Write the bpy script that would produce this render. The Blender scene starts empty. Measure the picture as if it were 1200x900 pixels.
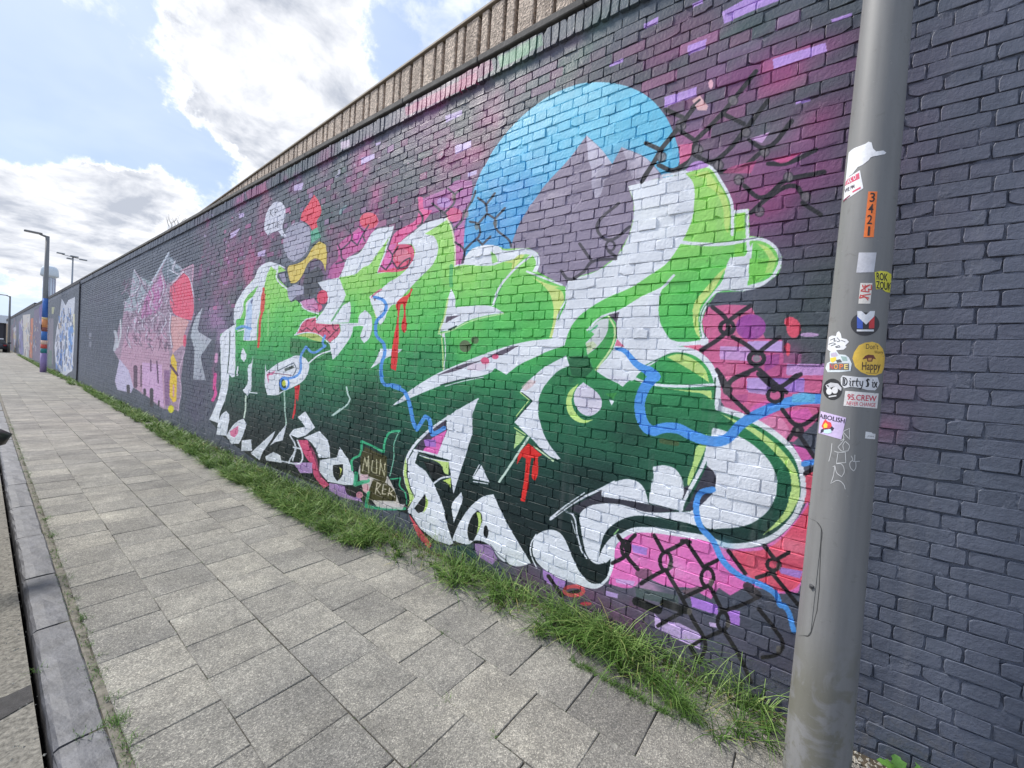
import bpy, bmesh, math, random
import numpy as np
from mathutils import Vector, Matrix

random.seed(7)
RNG = np.random.default_rng(7)
scene = bpy.context.scene
COL = scene.collection

# ------------------------------------------------------------------ camera
F_PX = 469.6                      # focal length in photo pixels (1200 wide)
YAW, PITCH, ROLL = math.radians(53.155), math.radians(1.705), math.radians(-3.924)
CAM_H = 1.6
_f = np.array([math.sin(YAW) * math.cos(PITCH), math.cos(YAW) * math.cos(PITCH), -math.sin(PITCH)])
_r = np.array([math.cos(YAW), -math.sin(YAW), 0.0])
_d = np.cross(_f, _r)
_r2 = math.cos(ROLL) * _r + math.sin(ROLL) * _d
_d2 = -math.sin(ROLL) * _r + math.cos(ROLL) * _d
CAM_M = np.array([_r2, _d2, _f])
cam_data = bpy.data.cameras.new("camera")
cam = bpy.data.objects.new("camera", cam_data)
COL.objects.link(cam)
cam.matrix_world = Matrix(((_r2[0], -_d2[0], -_f[0], 0.0),
                           (_r2[1], -_d2[1], -_f[1], 0.0),
                           (_r2[2], -_d2[2], -_f[2], CAM_H),
                           (0, 0, 0, 1)))
cam_data.sensor_fit = 'HORIZONTAL'
cam_data.sensor_width = 36.0
cam_data.lens = F_PX / 1200.0 * 36.0
cam_data.clip_start = 0.02
cam_data.clip_end = 5000.0
scene.camera = cam


def ray(x, y):
    """Direction(s) in the world that a photo pixel looks along."""
    x = np.asarray(x, float); y = np.asarray(y, float)
    v = np.stack([(x - 600.0) / F_PX, (y - 450.0) / F_PX, np.ones_like(x)], -1)
    return v @ CAM_M


def project(P):
    q = (np.asarray(P, float) - np.array([0, 0, CAM_H])) @ CAM_M.T
    return 600 + F_PX * q[..., 0] / q[..., 2], 450 + F_PX * q[..., 1] / q[..., 2], q[..., 2]


# ------------------------------------------------------------------ view, sun, sky
scene.view_settings.view_transform = 'Standard'
scene.view_settings.look = 'None'
scene.view_settings.exposure = 0.82
scene.view_settings.gamma = 1.0
scene.view_settings.use_curve_mapping = False
try:
    scene.cycles.use_adaptive_sampling = True
    scene.cycles.max_bounces = 6
    scene.cycles.use_denoising = True
except Exception:
    pass

SUN_DIR = Vector((-0.20, 0.66, 0.72)).normalized()
sun_data = bpy.data.lights.new("sun", 'SUN')
sun_data.energy = 2.7
sun_data.angle = math.radians(9.0)
sun_data.color = (1.0, 0.965, 0.91)
sun = bpy.data.objects.new("sun", sun_data)
sun.rotation_euler = (-SUN_DIR).to_track_quat('-Z', 'Y').to_euler()
sun.location = (0, 0, 30)
COL.objects.link(sun)


class NT:
    """small helper for node trees"""
    def __init__(self, tree):
        self.t = tree
        for n in list(tree.nodes):
            tree.nodes.remove(n)

    def n(self, kind, **kw):
        nd = self.t.nodes.new(kind)
        ins = kw.pop('ins', {})
        for k, v in kw.items():
            setattr(nd, k, v)
        for k, v in ins.items():
            self.set(nd.inputs[k], v)
        return nd

    def set(self, sock, v):
        if hasattr(v, 'is_output') or isinstance(v, bpy.types.NodeSocket):
            self.t.links.new(v, sock)
        else:
            sock.default_value = v

    def math(self, op, a, b=0.0, c=0.0, clamp=False):
        nd = self.n('ShaderNodeMath', operation=op, use_clamp=clamp)
        self.set(nd.inputs[0], a); self.set(nd.inputs[1], b)
        if len(nd.inputs) > 2:
            self.set(nd.inputs[2], c)
        return nd.outputs[0]

    def vmath(self, op, a, b=None, scale=None):
        nd = self.n('ShaderNodeVectorMath', operation=op)
        self.set(nd.inputs[0], a)
        if b is not None:
            self.set(nd.inputs[1], b)
        if scale is not None:
            self.set(nd.inputs[3], scale)
        return nd.outputs[1] if op in ('DOT_PRODUCT', 'LENGTH', 'DISTANCE') else nd.outputs[0]

    def noise(self, vec, scale, detail=4.0, rough=0.55, dist=0.0):
        nd = self.n('ShaderNodeTexNoise')
        if vec is not None:
            self.set(nd.inputs['Vector'], vec)
        nd.inputs['Scale'].default_value = scale
        nd.inputs['Detail'].default_value = detail
        nd.inputs['Roughness'].default_value = rough
        nd.inputs['Distortion'].default_value = dist
        return nd

    def ramp(self, fac, stops, interp='LINEAR'):
        nd = self.n('ShaderNodeValToRGB')
        nd.color_ramp.interpolation = interp
        els = nd.color_ramp.elements
        while len(els) < len(stops):
            els.new(0.5)
        for e, (p, c) in zip(els, stops):
            e.position = p
            e.color = c if len(c) == 4 else (*c, 1.0)
        self.set(nd.inputs[0], fac)
        return nd.outputs[0]

    def maprange(self, v, a, b, c=0.0, d=1.0, smooth=False):
        nd = self.n('ShaderNodeMapRange')
        if smooth:
            nd.interpolation_type = 'SMOOTHSTEP'
        self.set(nd.inputs[0], v)
        for i, x in enumerate((a, b, c, d)):
            self.set(nd.inputs[1 + i], x)
        return nd.outputs[0]

    def mix(self, fac, a, b, blend='MIX'):
        nd = self.n('ShaderNodeMix', data_type='RGBA', blend_type=blend)
        self.set(nd.inputs[0], fac)
        self.set(nd.inputs[6], a); self.set(nd.inputs[7], b)
        return nd.outputs[2]


world = bpy.data.worlds.new("World")
scene.world = world
world.use_nodes = True
W = NT(world.node_tree)
tc = W.n('ShaderNodeTexCoord')
dirv = W.vmath('NORMALIZE', tc.outputs['Generated'])
sky = W.n('ShaderNodeTexSky', sky_type='NISHITA')
sky.sun_disc = False
sky.sun_elevation = math.asin(SUN_DIR.z)
sky.sun_rotation = math.atan2(SUN_DIR.x, SUN_DIR.y)
sky.air_density = 1.0
sky.dust_density = 1.6
sky.ozone_density = 1.2
sep = W.n('ShaderNodeSeparateXYZ', ins={0: dirv})
# cloud layer: fbm on a flattened cloud deck, plus individual cumulus masses
zc = W.math('ADD', W.math('MAXIMUM', sep.outputs[2], 0.0), 0.22)
px_ = W.math('DIVIDE', sep.outputs[0], zc)
py_ = W.math('DIVIDE', sep.outputs[1], zc)
deck = W.n('ShaderNodeCombineXYZ', ins={0: px_, 1: py_, 2: sep.outputs[2]})
warp = W.noise(deck.outputs[0], 1.7, 3.0, 0.5)
wv = W.vmath('SCALE', W.vmath('SUBTRACT', warp.outputs['Color'], (0.5, 0.5, 0.5)), scale=0.35)
dk = W.vmath('ADD', deck.outputs[0], wv)
fbm = W.noise(dk, 2.3, 9.0, 0.56).outputs[0]
wisp = W.noise(dk, 7.5, 7.0, 0.62).outputs[0]
field = W.math('ADD', W.math('MULTIPLY', W.math('SUBTRACT', fbm, 0.5), 2.1), W.math('MULTIPLY', W.math('SUBTRACT', wisp, 0.5), 0.9))
dwarp = W.vmath('ADD', dirv, W.vmath('SCALE', W.vmath('SUBTRACT', W.noise(dirv, 7.0, 8.0, 0.66).outputs['Color'], (0.5, 0.5, 0.5)), scale=0.26))
dwn = W.vmath('NORMALIZE', dwarp)
for (cx, cy, rad, wgt) in [
        (345, 50, 12, .46), (285, 105, 8, .34), (210, 45, 9, .20), (290, 165, 8, .50), (380, 110, 8, .45), (250, 25, 8, .30), (400, 20, 9, .45), (330, 190, 6, .3),
        (75, 190, 5, .42), (120, 205, 6, .55), (170, 222, 5, .50), (215, 238, 4, .4), (70, 262, 8, .60), (10, 262, 7, .55), (145, 262, 7, .55),
        (25, 300, 6, .35), (110, 310, 5, .3), (515, 25, 5, .4), (120, 20, 7, .12), (190, 60, 6, -.10),
        (30, 100, 12, -.34), (90, 120, 10, -.42), (150, 100, 7, -.2), (170, 165, 7, -.40), (225, 200, 4, -.4), (450, 75, 5, -.40), (455, 40, 4, -.25), (20, 170, 6, -.3),
        (30, 350, 7, -.35)]:
    c = ray(cx, cy); c = c / np.linalg.norm(c)
    dp = W.vmath('DOT_PRODUCT', dwn, tuple(c))
    lobe = W.maprange(dp, math.cos(math.radians(rad)), 1.0, 0.0, wgt, smooth=True)
    field = W.math('ADD', field, lobe)
mask = W.maprange(field, -0.20, 0.58, 0.0, 1.0, smooth=True)
mask = W.math('MULTIPLY', mask, W.maprange(sep.outputs[2], 0.0, 0.07, 0.15, 1.0))
thick = W.maprange(field, 0.16, 0.66, 0.0, 1.0, smooth=True)
puff = W.noise(dk, 5.0, 6.0, 0.6).outputs[0]
thick = W.math('MULTIPLY', thick, W.maprange(puff, 0.36, 0.62, 0.25, 1.0))
cloud = W.mix(thick, (7.8, 7.8, 7.9, 1), (3.3, 3.55, 4.1, 1))
haze_w = W.noise(dk, 0.9, 5.0, 0.6).outputs[0]
thin = W.maprange(haze_w, 0.36, 0.66, 0.05, 0.50)
skyc = W.mix(0.78, sky.outputs[0], (1.9, 2.9, 5.0, 1))
lowmix = W.maprange(sep.outputs[2], 0.0, 0.35, 0.62, 0.0)
skyc = W.mix(lowmix, skyc, (4.6, 5.7, 7.0, 1))
base = W.mix(thin, skyc, (5.4, 6.0, 6.9, 1))
fin = W.mix(mask, base, cloud)
bg = W.n('ShaderNodeBackground', ins={0: fin, 1: 0.1})
wo = W.n('ShaderNodeOutputWorld')
W.t.links.new(bg.outputs[0], wo.inputs[0])


# ------------------------------------------------------------------ helpers
def s2l(c):
    out = []
    for v in c[:3]:
        v = v / 255.0
        out.append(v / 12.92 if v <= 0.04045 else ((v + 0.055) / 1.055) ** 2.4)
    return (*out, 1.0)


def link(o, parent=None):
    COL.objects.link(o)
    if parent is not None:
        o.parent = parent
    return o


def empty(name, loc=(0, 0, 0), rz=0.0, label=None, cat=None, group=None):
    o = bpy.data.objects.new(name, None)
    o.location = loc
    o.rotation_euler = (0, 0, rz)
    o.empty_display_size = 0.1
    COL.objects.link(o)
    tag(o, label, cat, group)
    return o


def tag(o, label=None, cat=None, group=None, kind=None):
    if label: o['label'] = label
    if cat: o['category'] = cat
    if group: o['group'] = group
    if kind: o['kind'] = kind
    return o


def mesh_obj(name, verts, faces, mat, parent=None, smooth=False, loc=None):
    me = bpy.data.meshes.new(name)
    me.from_pydata([tuple(map(float, v)) for v in verts], [], [tuple(int(i) for i in f) for f in faces])
    me.update()
    if smooth:
        me.polygons.foreach_set('use_smooth', [True] * len(me.polygons))
    if mat: me.materials.append(mat)
    o = bpy.data.objects.new(name, me)
    if loc is not None: o.location = loc
    return link(o, parent)


class MB:
    """collects simple solids into one mesh"""
    def __init__(self):
        self.v = []; self.f = []

    def add(self, vs, fs):
        b = len(self.v)
        self.v += [tuple(x) for x in vs]
        self.f += [tuple(i + b for i in f) for f in fs]
        return self

    def box(self, x0, x1, y0, y1, z0, z1, bev=0.0):
        if bev <= 0:
            vs = [(x, y, z) for x in (x0, x1) for y in (y0, y1) for z in (z0, z1)]
            fs = [(0, 1, 3, 2), (4, 6, 7, 5), (0, 4, 5, 1), (2, 3, 7, 6), (0, 2, 6, 4), (1, 5, 7, 3)]
            return self.add(vs, fs)
        bm = bmesh.new()
        bmesh.ops.create_cube(bm, size=1.0)
        for v in bm.verts:
            v.co = Vector(((x0 + x1) / 2 + v.co.x * (x1 - x0), (y0 + y1) / 2 + v.co.y * (y1 - y0), (z0 + z1) / 2 + v.co.z * (z1 - z0)))
        bmesh.ops.bevel(bm, geom=list(bm.edges), offset=bev, segments=1, affect='EDGES')
        bm.verts.index_update()
        self.add([v.co[:] for v in bm.verts], [[v.index for v in f.verts] for f in bm.faces])
        bm.free()
        return self

    def tube(self, p0, p1, r0, r1=None, n=10, cap=True):
        r1 = r0 if r1 is None else r1
        p0 = Vector(p0); p1 = Vector(p1)
        d = (p1 - p0).normalized()
        a = d.orthogonal().normalized(); b = d.cross(a)
        vs = []
        for p, r in ((p0, r0), (p1, r1)):
            for i in range(n):
                t = 2 * math.pi * i / n
                vs.append(p + (a * math.cos(t) + b * math.sin(t)) * r)
        fs = [(i, (i + 1) % n, n + (i + 1) % n, n + i) for i in range(n)]
        if cap:
            fs += [tuple(range(n))[::-1], tuple(range(n, 2 * n))]
        return self.add(vs, fs)

    def lathe(self, prof, c=(0, 0, 0), n=24):
        vs = []
        for r, z in prof:
            for i in range(n):
                t = 2 * math.pi * i / n
                vs.append((c[0] + r * math.cos(t), c[1] + r * math.sin(t), c[2] + z))
        fs = []
        for k in range(len(prof) - 1):
            for i in range(n):
                fs.append((k * n + i, k * n + (i + 1) % n, (k + 1) * n + (i + 1) % n, (k + 1) * n + i))
        fs.append(tuple(range(n))[::-1]); fs.append(tuple(range((len(prof) - 1) * n, len(prof) * n)))
        return self.add(vs, fs)

    def build(self, name, mat, parent=None, smooth=False, loc=None):
        return mesh_obj(name, self.v, self.f, mat, parent, smooth, loc)


def new_mat(name):
    m = bpy.data.materials.new(name)
    m.use_nodes = True
    nt = NT(m.node_tree)
    bs = nt.n('ShaderNodeBsdfPrincipled')
    out = nt.n('ShaderNodeOutputMaterial')
    m.node_tree.links.new(bs.outputs[0], out.inputs[0])
    return m, nt, bs


def plain(name, rgb, rough=0.6, metal=0.0, var=0.12, scale=6.0, bump=0.0, bscale=80.0, spec=0.5):
    m, nt, bs = new_mat(name)
    g = nt.n('ShaderNodeNewGeometry')
    ns = nt.noise(g.outputs['Position'], scale, 5.0, 0.6)
    c = s2l(rgb)
    lo = tuple(x * (1 - var) for x in c[:3]); hi = tuple(min(1, x * (1 + var)) for x in c[:3])
    col = nt.ramp(ns.outputs[0], [(0.3, lo), (0.7, hi)])
    nt.set(bs.inputs['Base Color'], col)
    bs.inputs['Roughness'].default_value = rough
    bs.inputs['Metallic'].default_value = metal
    bs.inputs['Specular IOR Level'].default_value = spec
    if bump > 0:
        nb = nt.noise(g.outputs['Position'], bscale, 4.0, 0.6)
        b = nt.n('ShaderNodeBump', ins={'Strength': bump, 'Distance': 0.004, 'Height': nb.outputs[0]})
        nt.set(bs.inputs['Normal'], b.outputs[0])
    return m
# ------------------------------------------------------------------ the painting on the wall (flat print)
WX = 2.40                         # plane of the brick faces


def wall_pt(p):
    p = np.asarray(p, float)
    d = ray(p[:, 0], p[:, 1])
    k = WX / d[:, 0]
    return np.stack([d[:, 1] * k, CAM_H + d[:, 2] * k], -1)      # (y along wall, z)


def vnoise(h, w, cell, rng):
    gh, gw = int(h / cell) + 3, int(w / cell) + 3
    g = rng.random((gh, gw)).astype(np.float32)
    yy = np.arange(h, dtype=np.float32) / cell; xx = np.arange(w, dtype=np.float32) / cell
    yi = yy.astype(int); xi = xx.astype(int)
    fy = yy - yi; fx = xx - xi
    fy = (fy * fy * (3 - 2 * fy))[:, None]; fx = (fx * fx * (3 - 2 * fx))[None, :]
    a = g[yi][:, xi]; b = g[yi][:, xi + 1]; c = g[yi + 1][:, xi]; d = g[yi + 1][:, xi + 1]
    return (a * (1 - fx) + b * fx) * (1 - fy) + (c * (1 - fx) + d * fx) * fy


CROPS = dict(px=(0, 0, 1), A=(220, 200, 3), B=(480, 60, 3), C=(750, 0, 3), D=(400, 300, 3), E=(650, 300, 3), F=(450, 480, 3),
             G=(600, 600, 3), H=(200, 430, 5), J=(20, 230, 5), K=(0, 360, 7.5), S=(540, 0, 5), T=(380, 40, 5), V=(200, 130, 5),
             m1=(640, 180, 6), m2=(780, 170, 6), m3=(640, 310, 6), m4=(780, 310, 6), m5=(580, 440, 6), m6=(760, 440, 6),
             m7=(620, 560, 6), m8=(780, 560, 6), n1=(240, 300, 7.5), n2=(340, 240, 7.5), n3=(340, 340, 7.5), n4=(460, 240, 6),
             n5=(460, 360, 6), n6=(240, 400, 7.5), n7=(400, 480, 7.5), n8=(460, 540, 6), o1=(740, 80, 5), o2=(700, 600, 4.5),
             o3=(440, 220, 7.5), o4=(700, 0, 3.871), o5=(240, 170, 5), o6=(290, 220, 6.43), q1=(120, 290, 7.5), q2=(120, 390, 7.5))


def P(*args):
    """'crop', pts, 'crop', pts, ... -> photo pixels traced on the painting"""
    out = []
    for i in range(0, len(args), 2):
        x0, y0, s = CROPS[args[i]]
        out += [(x0 + x / s, y0 + y / s) for x, y in args[i + 1]]
    return out


def smooth_path(pts, closed, sub=5, corner=52):
    p = np.asarray(pts, float); n = len(p)
    if n < 3: return p
    tan_in = np.zeros_like(p); tan_out = np.zeros_like(p)
    for i in range(n):
        a = p[i - 1] if (closed or i > 0) else None
        b = p[(i + 1) % n] if (closed or i < n - 1) else None
        if a is None: tan_in[i] = tan_out[i] = b - p[i]; continue
        if b is None: tan_in[i] = tan_out[i] = p[i] - a; continue
        u = p[i] - a; v = b - p[i]
        lu, lv = np.linalg.norm(u) + 1e-9, np.linalg.norm(v) + 1e-9
        ang = math.degrees(math.acos(max(-1, min(1, float(u @ v) / lu / lv))))
        if ang > corner:
            tan_in[i] = u; tan_out[i] = v
        else:
            t = u / lu + v / lv; t /= np.linalg.norm(t) + 1e-9
            tan_in[i] = t * lu; tan_out[i] = t * lv
    out = []
    for i in range(n if closed else n - 1):
        j = (i + 1) % n
        for k in range(sub):
            t = k / sub
            h00 = 2 * t ** 3 - 3 * t ** 2 + 1; h10 = t ** 3 - 2 * t ** 2 + t
            h01 = -2 * t ** 3 + 3 * t ** 2; h11 = t ** 3 - t ** 2
            out.append(h00 * p[i] + h10 * tan_out[i] + h01 * p[j] + h11 * tan_in[j])
    if not closed: out.append(p[-1])
    return np.array(out)


class Raster:
    def __init__(self, y0, y1, z1, ppm, seed):
        self.y0, self.y1, self.z1, self.ppm = y0, y1, z1, ppm
        self.w = int((y1 - y0) * ppm); self.h = int(z1 * ppm)
        self.img = np.zeros((self.h, self.w, 3), np.float32)
        self.rng = np.random.default_rng(seed)
        self.n_big = (vnoise(self.h, self.w, .35 * ppm, self.rng) * .6 + vnoise(self.h, self.w, .13 * ppm, self.rng) * .4)
        rows = np.repeat(self.rng.random((int(z1 / .0651) + 2, int((y1 - y0) / .105) + 2)).astype(np.float32), 1, 0)
        ri = ((np.arange(self.h) / ppm - .033 + .0651) / .0651).astype(int)
        cj = (np.arange(self.w) / ppm / .105).astype(int)
        self.n_brick = rows[np.clip(ri, 0, rows.shape[0] - 1)][:, np.clip(cj, 0, rows.shape[1] - 1)]
        self.n_fine = vnoise(self.h, self.w, max(2, .02 * ppm), self.rng)
        self.Z = (np.arange(self.h, dtype=np.float32) + .5)[:, None] / ppm
        self.Y = (y0 + (np.arange(self.w, dtype=np.float32) + .5) / ppm)[None, :]

    def cover(self, polys):
        """coverage of the union of wall-space polygons; returns (bbox slices, mask)"""
        P_ = [np.stack([(q[:, 0] - self.y0) * self.ppm, q[:, 1] * self.ppm], -1) for q in polys]
        a = np.concatenate(P_)
        x0 = max(0, int(a[:, 0].min()) - 1); x1 = min(self.w, int(a[:, 0].max()) + 2)
        r0 = max(0, int(a[:, 1].min()) - 1); r1 = min(self.h, int(a[:, 1].max()) + 2)
        if x1 <= x0 or r1 <= r0: return None
        m = np.zeros((r1 - r0, x1 - x0), np.float32)
        for q in P_:
            ax, ay = q[:, 0], q[:, 1]; bx, by = np.roll(ax, -1), np.roll(ay, -1)
            lo = max(r0, int(ay.min()) - 1); hi = min(r1, int(ay.max()) + 2)
            for r in range(lo, hi):
                row = None
                for sub in (.25, .75):
                    y = r + sub
                    k = (ay <= y) != (by <= y)
                    if not k.any(): continue
                    xs = np.sort(ax[k] + (y - ay[k]) / (by[k] - ay[k]) * (bx[k] - ax[k]))
                    if row is None: row = np.zeros(x1 - x0, np.float32)
                    for i in range(0, len(xs) - 1, 2):
                        s = max(0, int(round(xs[i])) - x0); e = min(x1 - x0, int(round(xs[i + 1])) - x0)
                        if e > s: row[s:e] += .5
                if row is not None:
                    np.maximum(m[r - r0], np.minimum(row, 1), out=m[r - r0])
        return (slice(r0, r1), slice(x0, x1)), m

    def comp(self, sl, m, col, a=1.0):
        if callable(col):
            c = col(self, sl)
        else:
            c = np.array(col[:3], np.float32)[None, None, :]
        m = (m * a)[:, :, None]
        self.img[sl] = self.img[sl] * (1 - m) + c * m

    def poly(self, pts, col, a=1.0, sm=True):
        q = smooth_path(pts, True) if sm else np.asarray(pts, float)
        w = wall_pt(q)
        r = self.cover([w])
        if r: self.comp(r[0], r[1], col, a)

    def stroke(self, pts, width, col, a=1.0, w2=None, sm=True):
        """brush line, width in photo pixels (tapers to w2)"""
        q = smooth_path(pts, False, 5, 75) if sm and len(pts) > 2 else np.asarray(pts, float)
        n = len(q); w2 = width if w2 is None else w2
        polys = []
        ww = np.linspace(width, w2, n) / 2
        tt = np.linspace(0, 2 * math.pi, 9)[:-1]
        for i in range(n):
            circ = np.stack([q[i, 0] + ww[i] * np.cos(tt), q[i, 1] + ww[i] * np.sin(tt)], -1)
            polys.append(wall_pt(circ))
            if i < n - 1:
                d = q[i + 1] - q[i]; L = np.linalg.norm(d)
                if L < 1e-6: continue
                nn = np.array([-d[1], d[0]]) / L
                polys.append(wall_pt(np.array([q[i] + nn * ww[i], q[i + 1] + nn * ww[i + 1], q[i + 1] - nn * ww[i + 1], q[i] - nn * ww[i]])))
        r = self.cover(polys)
        if r: self.comp(r[0], r[1], col, a)

    def ell(self, crop, cx, cy, rx, ry, col, a=1.0, hole=None):
        t = np.linspace(0, 2 * math.pi, 33)[:-1]
        q = P(crop, [(cx + rx * math.cos(u), cy + ry * math.sin(u)) for u in t])
        if hole:
            self.stroke(q + [q[0]], hole / CROPS[crop][2], col, a, sm=False)
        else:
            self.poly(q, col, a, sm=False)

    def mist(self, px, ry, rz, col, a=.8, noise=.9, hard=1.0):
        """sprayed cloud: centre in photo pixels, radii in metres on the wall"""
        cy, cz = wall_pt(np.array([px], float))[0]
        x0 = max(0, int((cy - 2.4 * ry - self.y0) * self.ppm)); x1 = min(self.w, int((cy + 2.4 * ry - self.y0) * self.ppm))
        r0 = max(0, int((cz - 2.4 * rz) * self.ppm)); r1 = min(self.h, int((cz + 2.4 * rz) * self.ppm))
        if x1 <= x0 or r1 <= r0: return
        sl = (slice(r0, r1), slice(x0, x1))
        d2 = ((self.Y[:, x0:x1] - cy) / ry) ** 2 + ((self.Z[r0:r1] - cz) / rz) ** 2
        m = np.exp(-d2 * hard)
        m *= np.clip(1 + noise * 2.2 * (self.n_big[sl] - .5), 0, 1.6) * (.62 + .60 * self.n_brick[sl])
        self.comp(sl, np.clip(m, 0, 1), col, a)


def lerp(stops, z):
    zs = [s[0] for s in stops]
    return np.stack([np.interp(z, zs, [s[1][k] for s in stops]) for k in range(3)], -1).astype(np.float32)


def green(r, sl):
    z = np.broadcast_to(r.Z[sl[0]], r.n_big[sl].shape) + (r.n_big[sl] - .5) * .34
    return lerp([(.15, (18, 28, 32)), (.50, (18, 40, 42)), (.78, (22, 56, 52)), (1.02, (28, 82, 66)), (1.26, (36, 110, 76)), (1.48, (50, 142, 86)), (1.68, (66, 172, 92)),
                 (1.95, (92, 200, 96)), (2.18, (120, 214, 102)), (2.42, (152, 224, 108)), (2.75, (172, 230, 116))], z)


def bluedisc(r, sl):
    z = np.broadcast_to(r.Z[sl[0]], r.n_big[sl].shape) + (r.n_big[sl] - .5) * .4
    return lerp([(2.35, (66, 160, 212)), (2.75, (82, 184, 228)), (3.2, (112, 208, 240)), (3.6, (150, 224, 246))], z)


def whitep(r, sl):
    n = (r.n_big[sl] - .5)[:, :, None]
    return np.clip(np.array([238, 241, 247], np.float32) + n * 20, 0, 250)


def greyp(r, sl):
    n = (r.n_big[sl] - .5)[:, :, None]
    return np.array([150, 138, 160], np.float32) + n * 26


WHT = whitep
DK = (34, 32, 40); PALE = (205, 236, 150); GREYV = (98, 88, 104); SLATE = (62, 62, 76)
BLU = (86, 160, 238); RED = (232, 52, 52); PNK = (236, 112, 180); COR = (238, 92, 116); LIL = (206, 172, 232); VIO = (182, 140, 224)


def paint(r, far=False):
    n = (r.n_big - .5)[:, :, None]; f = (r.n_fine - .5)[:, :, None]
    r.img[:] = np.array([90, 96, 110], np.float32) + n * np.array([16, 14, 16]) + f * 7
    M = r.mist
    paint_far(r)
    if far: return
    # ---- sprayed ground colours
    GD = (58, 78, 78); MV = (128, 70, 108); HP = (214, 84, 140); GN = (92, 150, 110)
    for p, ry, rz, c, a in [
        ((900, 230), .5, .5, (138, 84, 122), .75), ((860, 150), .35, .22, (156, 86, 122), .65), ((905, 190), .25, .22, (196, 92, 136), .5), ((960, 150), .25, .4, (110, 68, 100), .6),
        ((985, 60), .2, .25, GD, .8), ((900, 85), .22, .14, (66, 96, 88), .8), ((940, 40), .25, .14, (60, 86, 82), .7), ((960, 250), .3, .25, (70, 76, 84), .6), ((850, 70), .3, .14, (62, 78, 84), .6), ((945, 330), .35, .2, GD, .8), ((955, 400), .25, .25, (62, 76, 78), .8), ((800, 60), .3, .2, (64, 80, 86), .6),
        ((760, 60), .45, .2, (96, 84, 98), .5), ((680, 92), .12, .1, (196, 90, 130), .75), ((700, 80), .2, .1, (150, 84, 116), .6),
        ((595, 75), .22, .18, GN, .8), ((600, 110), .3, .16, (70, 104, 92), .7), ((545, 150), .4, .3, GD, .7), ((530, 190), .35, .16, (72, 110, 92), .5),
        ((510, 120), .35, .14, HP, .7), ((545, 105), .2, .08, (214, 98, 134), .6), ((570, 160), .14, .18, HP, .75), ((560, 185), .12, .18, (224, 96, 140), .7), ((500, 150), .4, .3, (108, 84, 104), .6),
        ((545, 205), .2, .2, HP, .7), ((520, 235), .3, .22, (176, 90, 150), .8), ((480, 265), .2, .2, PNK, .5),
        ((420, 260), .7, .3, GD, .75), ((390, 230), .4, .25, (96, 74, 98), .5), ((455, 230), .6, .3, (76, 72, 88), .5), ((400, 300), .4, .25, (176, 88, 140), .6),
        ((350, 210), .5, .3, (74, 98, 96), .6), ((310, 240), .25, .35, (196, 96, 136), .6), ((325, 195), .2, .12, HP, .6), ((375, 270), .25, .2, (96, 160, 132), .7),
        ((280, 285), .7, .35, (150, 74, 120), .7), ((265, 330), .7, .4, (168, 84, 130), .75), ((290, 325), .35, .25, (224, 96, 150), .8), ((300, 300), .3, .2, (214, 92, 146), .6), ((250, 375), .5, .25, (190, 130, 186), .8),
        ((262, 395), .3, .2, (206, 150, 206), .7), ((240, 270), .6, .3, (120, 76, 108), .5), ((320, 290), .3, .3, (60, 80, 80), .5), ((272, 350), .3, .12, (88, 110, 100), .6),
        ((300, 380), .3, .3, (200, 120, 180), .5), ((250, 300), .5, .3, (134, 80, 116), .5), ((235, 460), .4, .4, (76, 66, 96), .6), ((225, 480), .5, .3, (86, 76, 112), .5),
        ((252, 435), .12, .3, (230, 90, 160), .7), ((890, 730), .3, .2, (64, 66, 84), .6), ((720, 720), .35, .14, (122, 66, 104), .8), ((860, 760), .3, .15, (90, 62, 92), .5),
        ((840, 800), .25, .08, (120, 74, 100), .4), ((1045, 460), .1, .22, (116, 74, 104), .7), ((1030, 505), .07, .06, (150, 80, 118), .8), ((1100, 420), .3, .3, (84, 84, 104), .4),
        ((640, 690), .3, .12, (120, 66, 102), .6), ((1060, 250), .15, .6, (80, 80, 98), .3)]:
        M(p, ry, rz, tuple(.82 * q + .18 * 120 for q in c), a * .88)
    CS = [(196, 76, 140), (150, 70, 130), (62, 92, 88), (52, 76, 78), (214, 100, 160), (120, 74, 120), (96, 130, 116), (70, 66, 92)]
    for k in range(240):
        if k < 120: p = (232 + 330 * r.rng.random(), 175 + 190 * r.rng.random())
        else: p = (500 + 480 * r.rng.random(), 20 + 240 * r.rng.random())
        s_ = .06 + .16 * r.rng.random() ** 1.5
        M(p, s_ * (1 + .6 * r.rng.random()), s_, CS[int(r.rng.integers(8))], .30 + .40 * r.rng.random(), 1.0)
    # single bricks picked out with the can
    for k in range(230):
        if k < 90: yb_, zb_ = -.05 + 1.25 * r.rng.random(), 2.55 + 1.0 * r.rng.random()
        elif k < 120: yb_, zb_ = .3 + 1.6 * r.rng.random(), 3.2 + .6 * r.rng.random()
        else: yb_, zb_ = 2.2 + 6.2 * r.rng.random(), 2.3 + 1.45 * r.rng.random()
        kz = int((zb_ - .033 + .0651) / .0651); w_ = .105 if kz % 2 else .21
        ya_ = math.floor((yb_ + .292) / w_) * w_ - .292 + (.0525 if kz % 2 else 0); za_ = .033 + (kz - 1) * .0651
        q_ = np.array([(ya_, za_), (ya_ + w_, za_), (ya_ + w_, za_ + .0651), (ya_, za_ + .0651)])
        rr_ = r.cover([q_])
        if rr_: r.comp(rr_[0], rr_[1], [(206, 92, 150), (176, 88, 142), (226, 112, 166), (70, 104, 96), (196, 130, 190), (150, 80, 132)][int(r.rng.integers(6))], (.08 + .26 * r.rng.random()) if k < 120 else (.25 + .4 * r.rng.random()))
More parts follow.
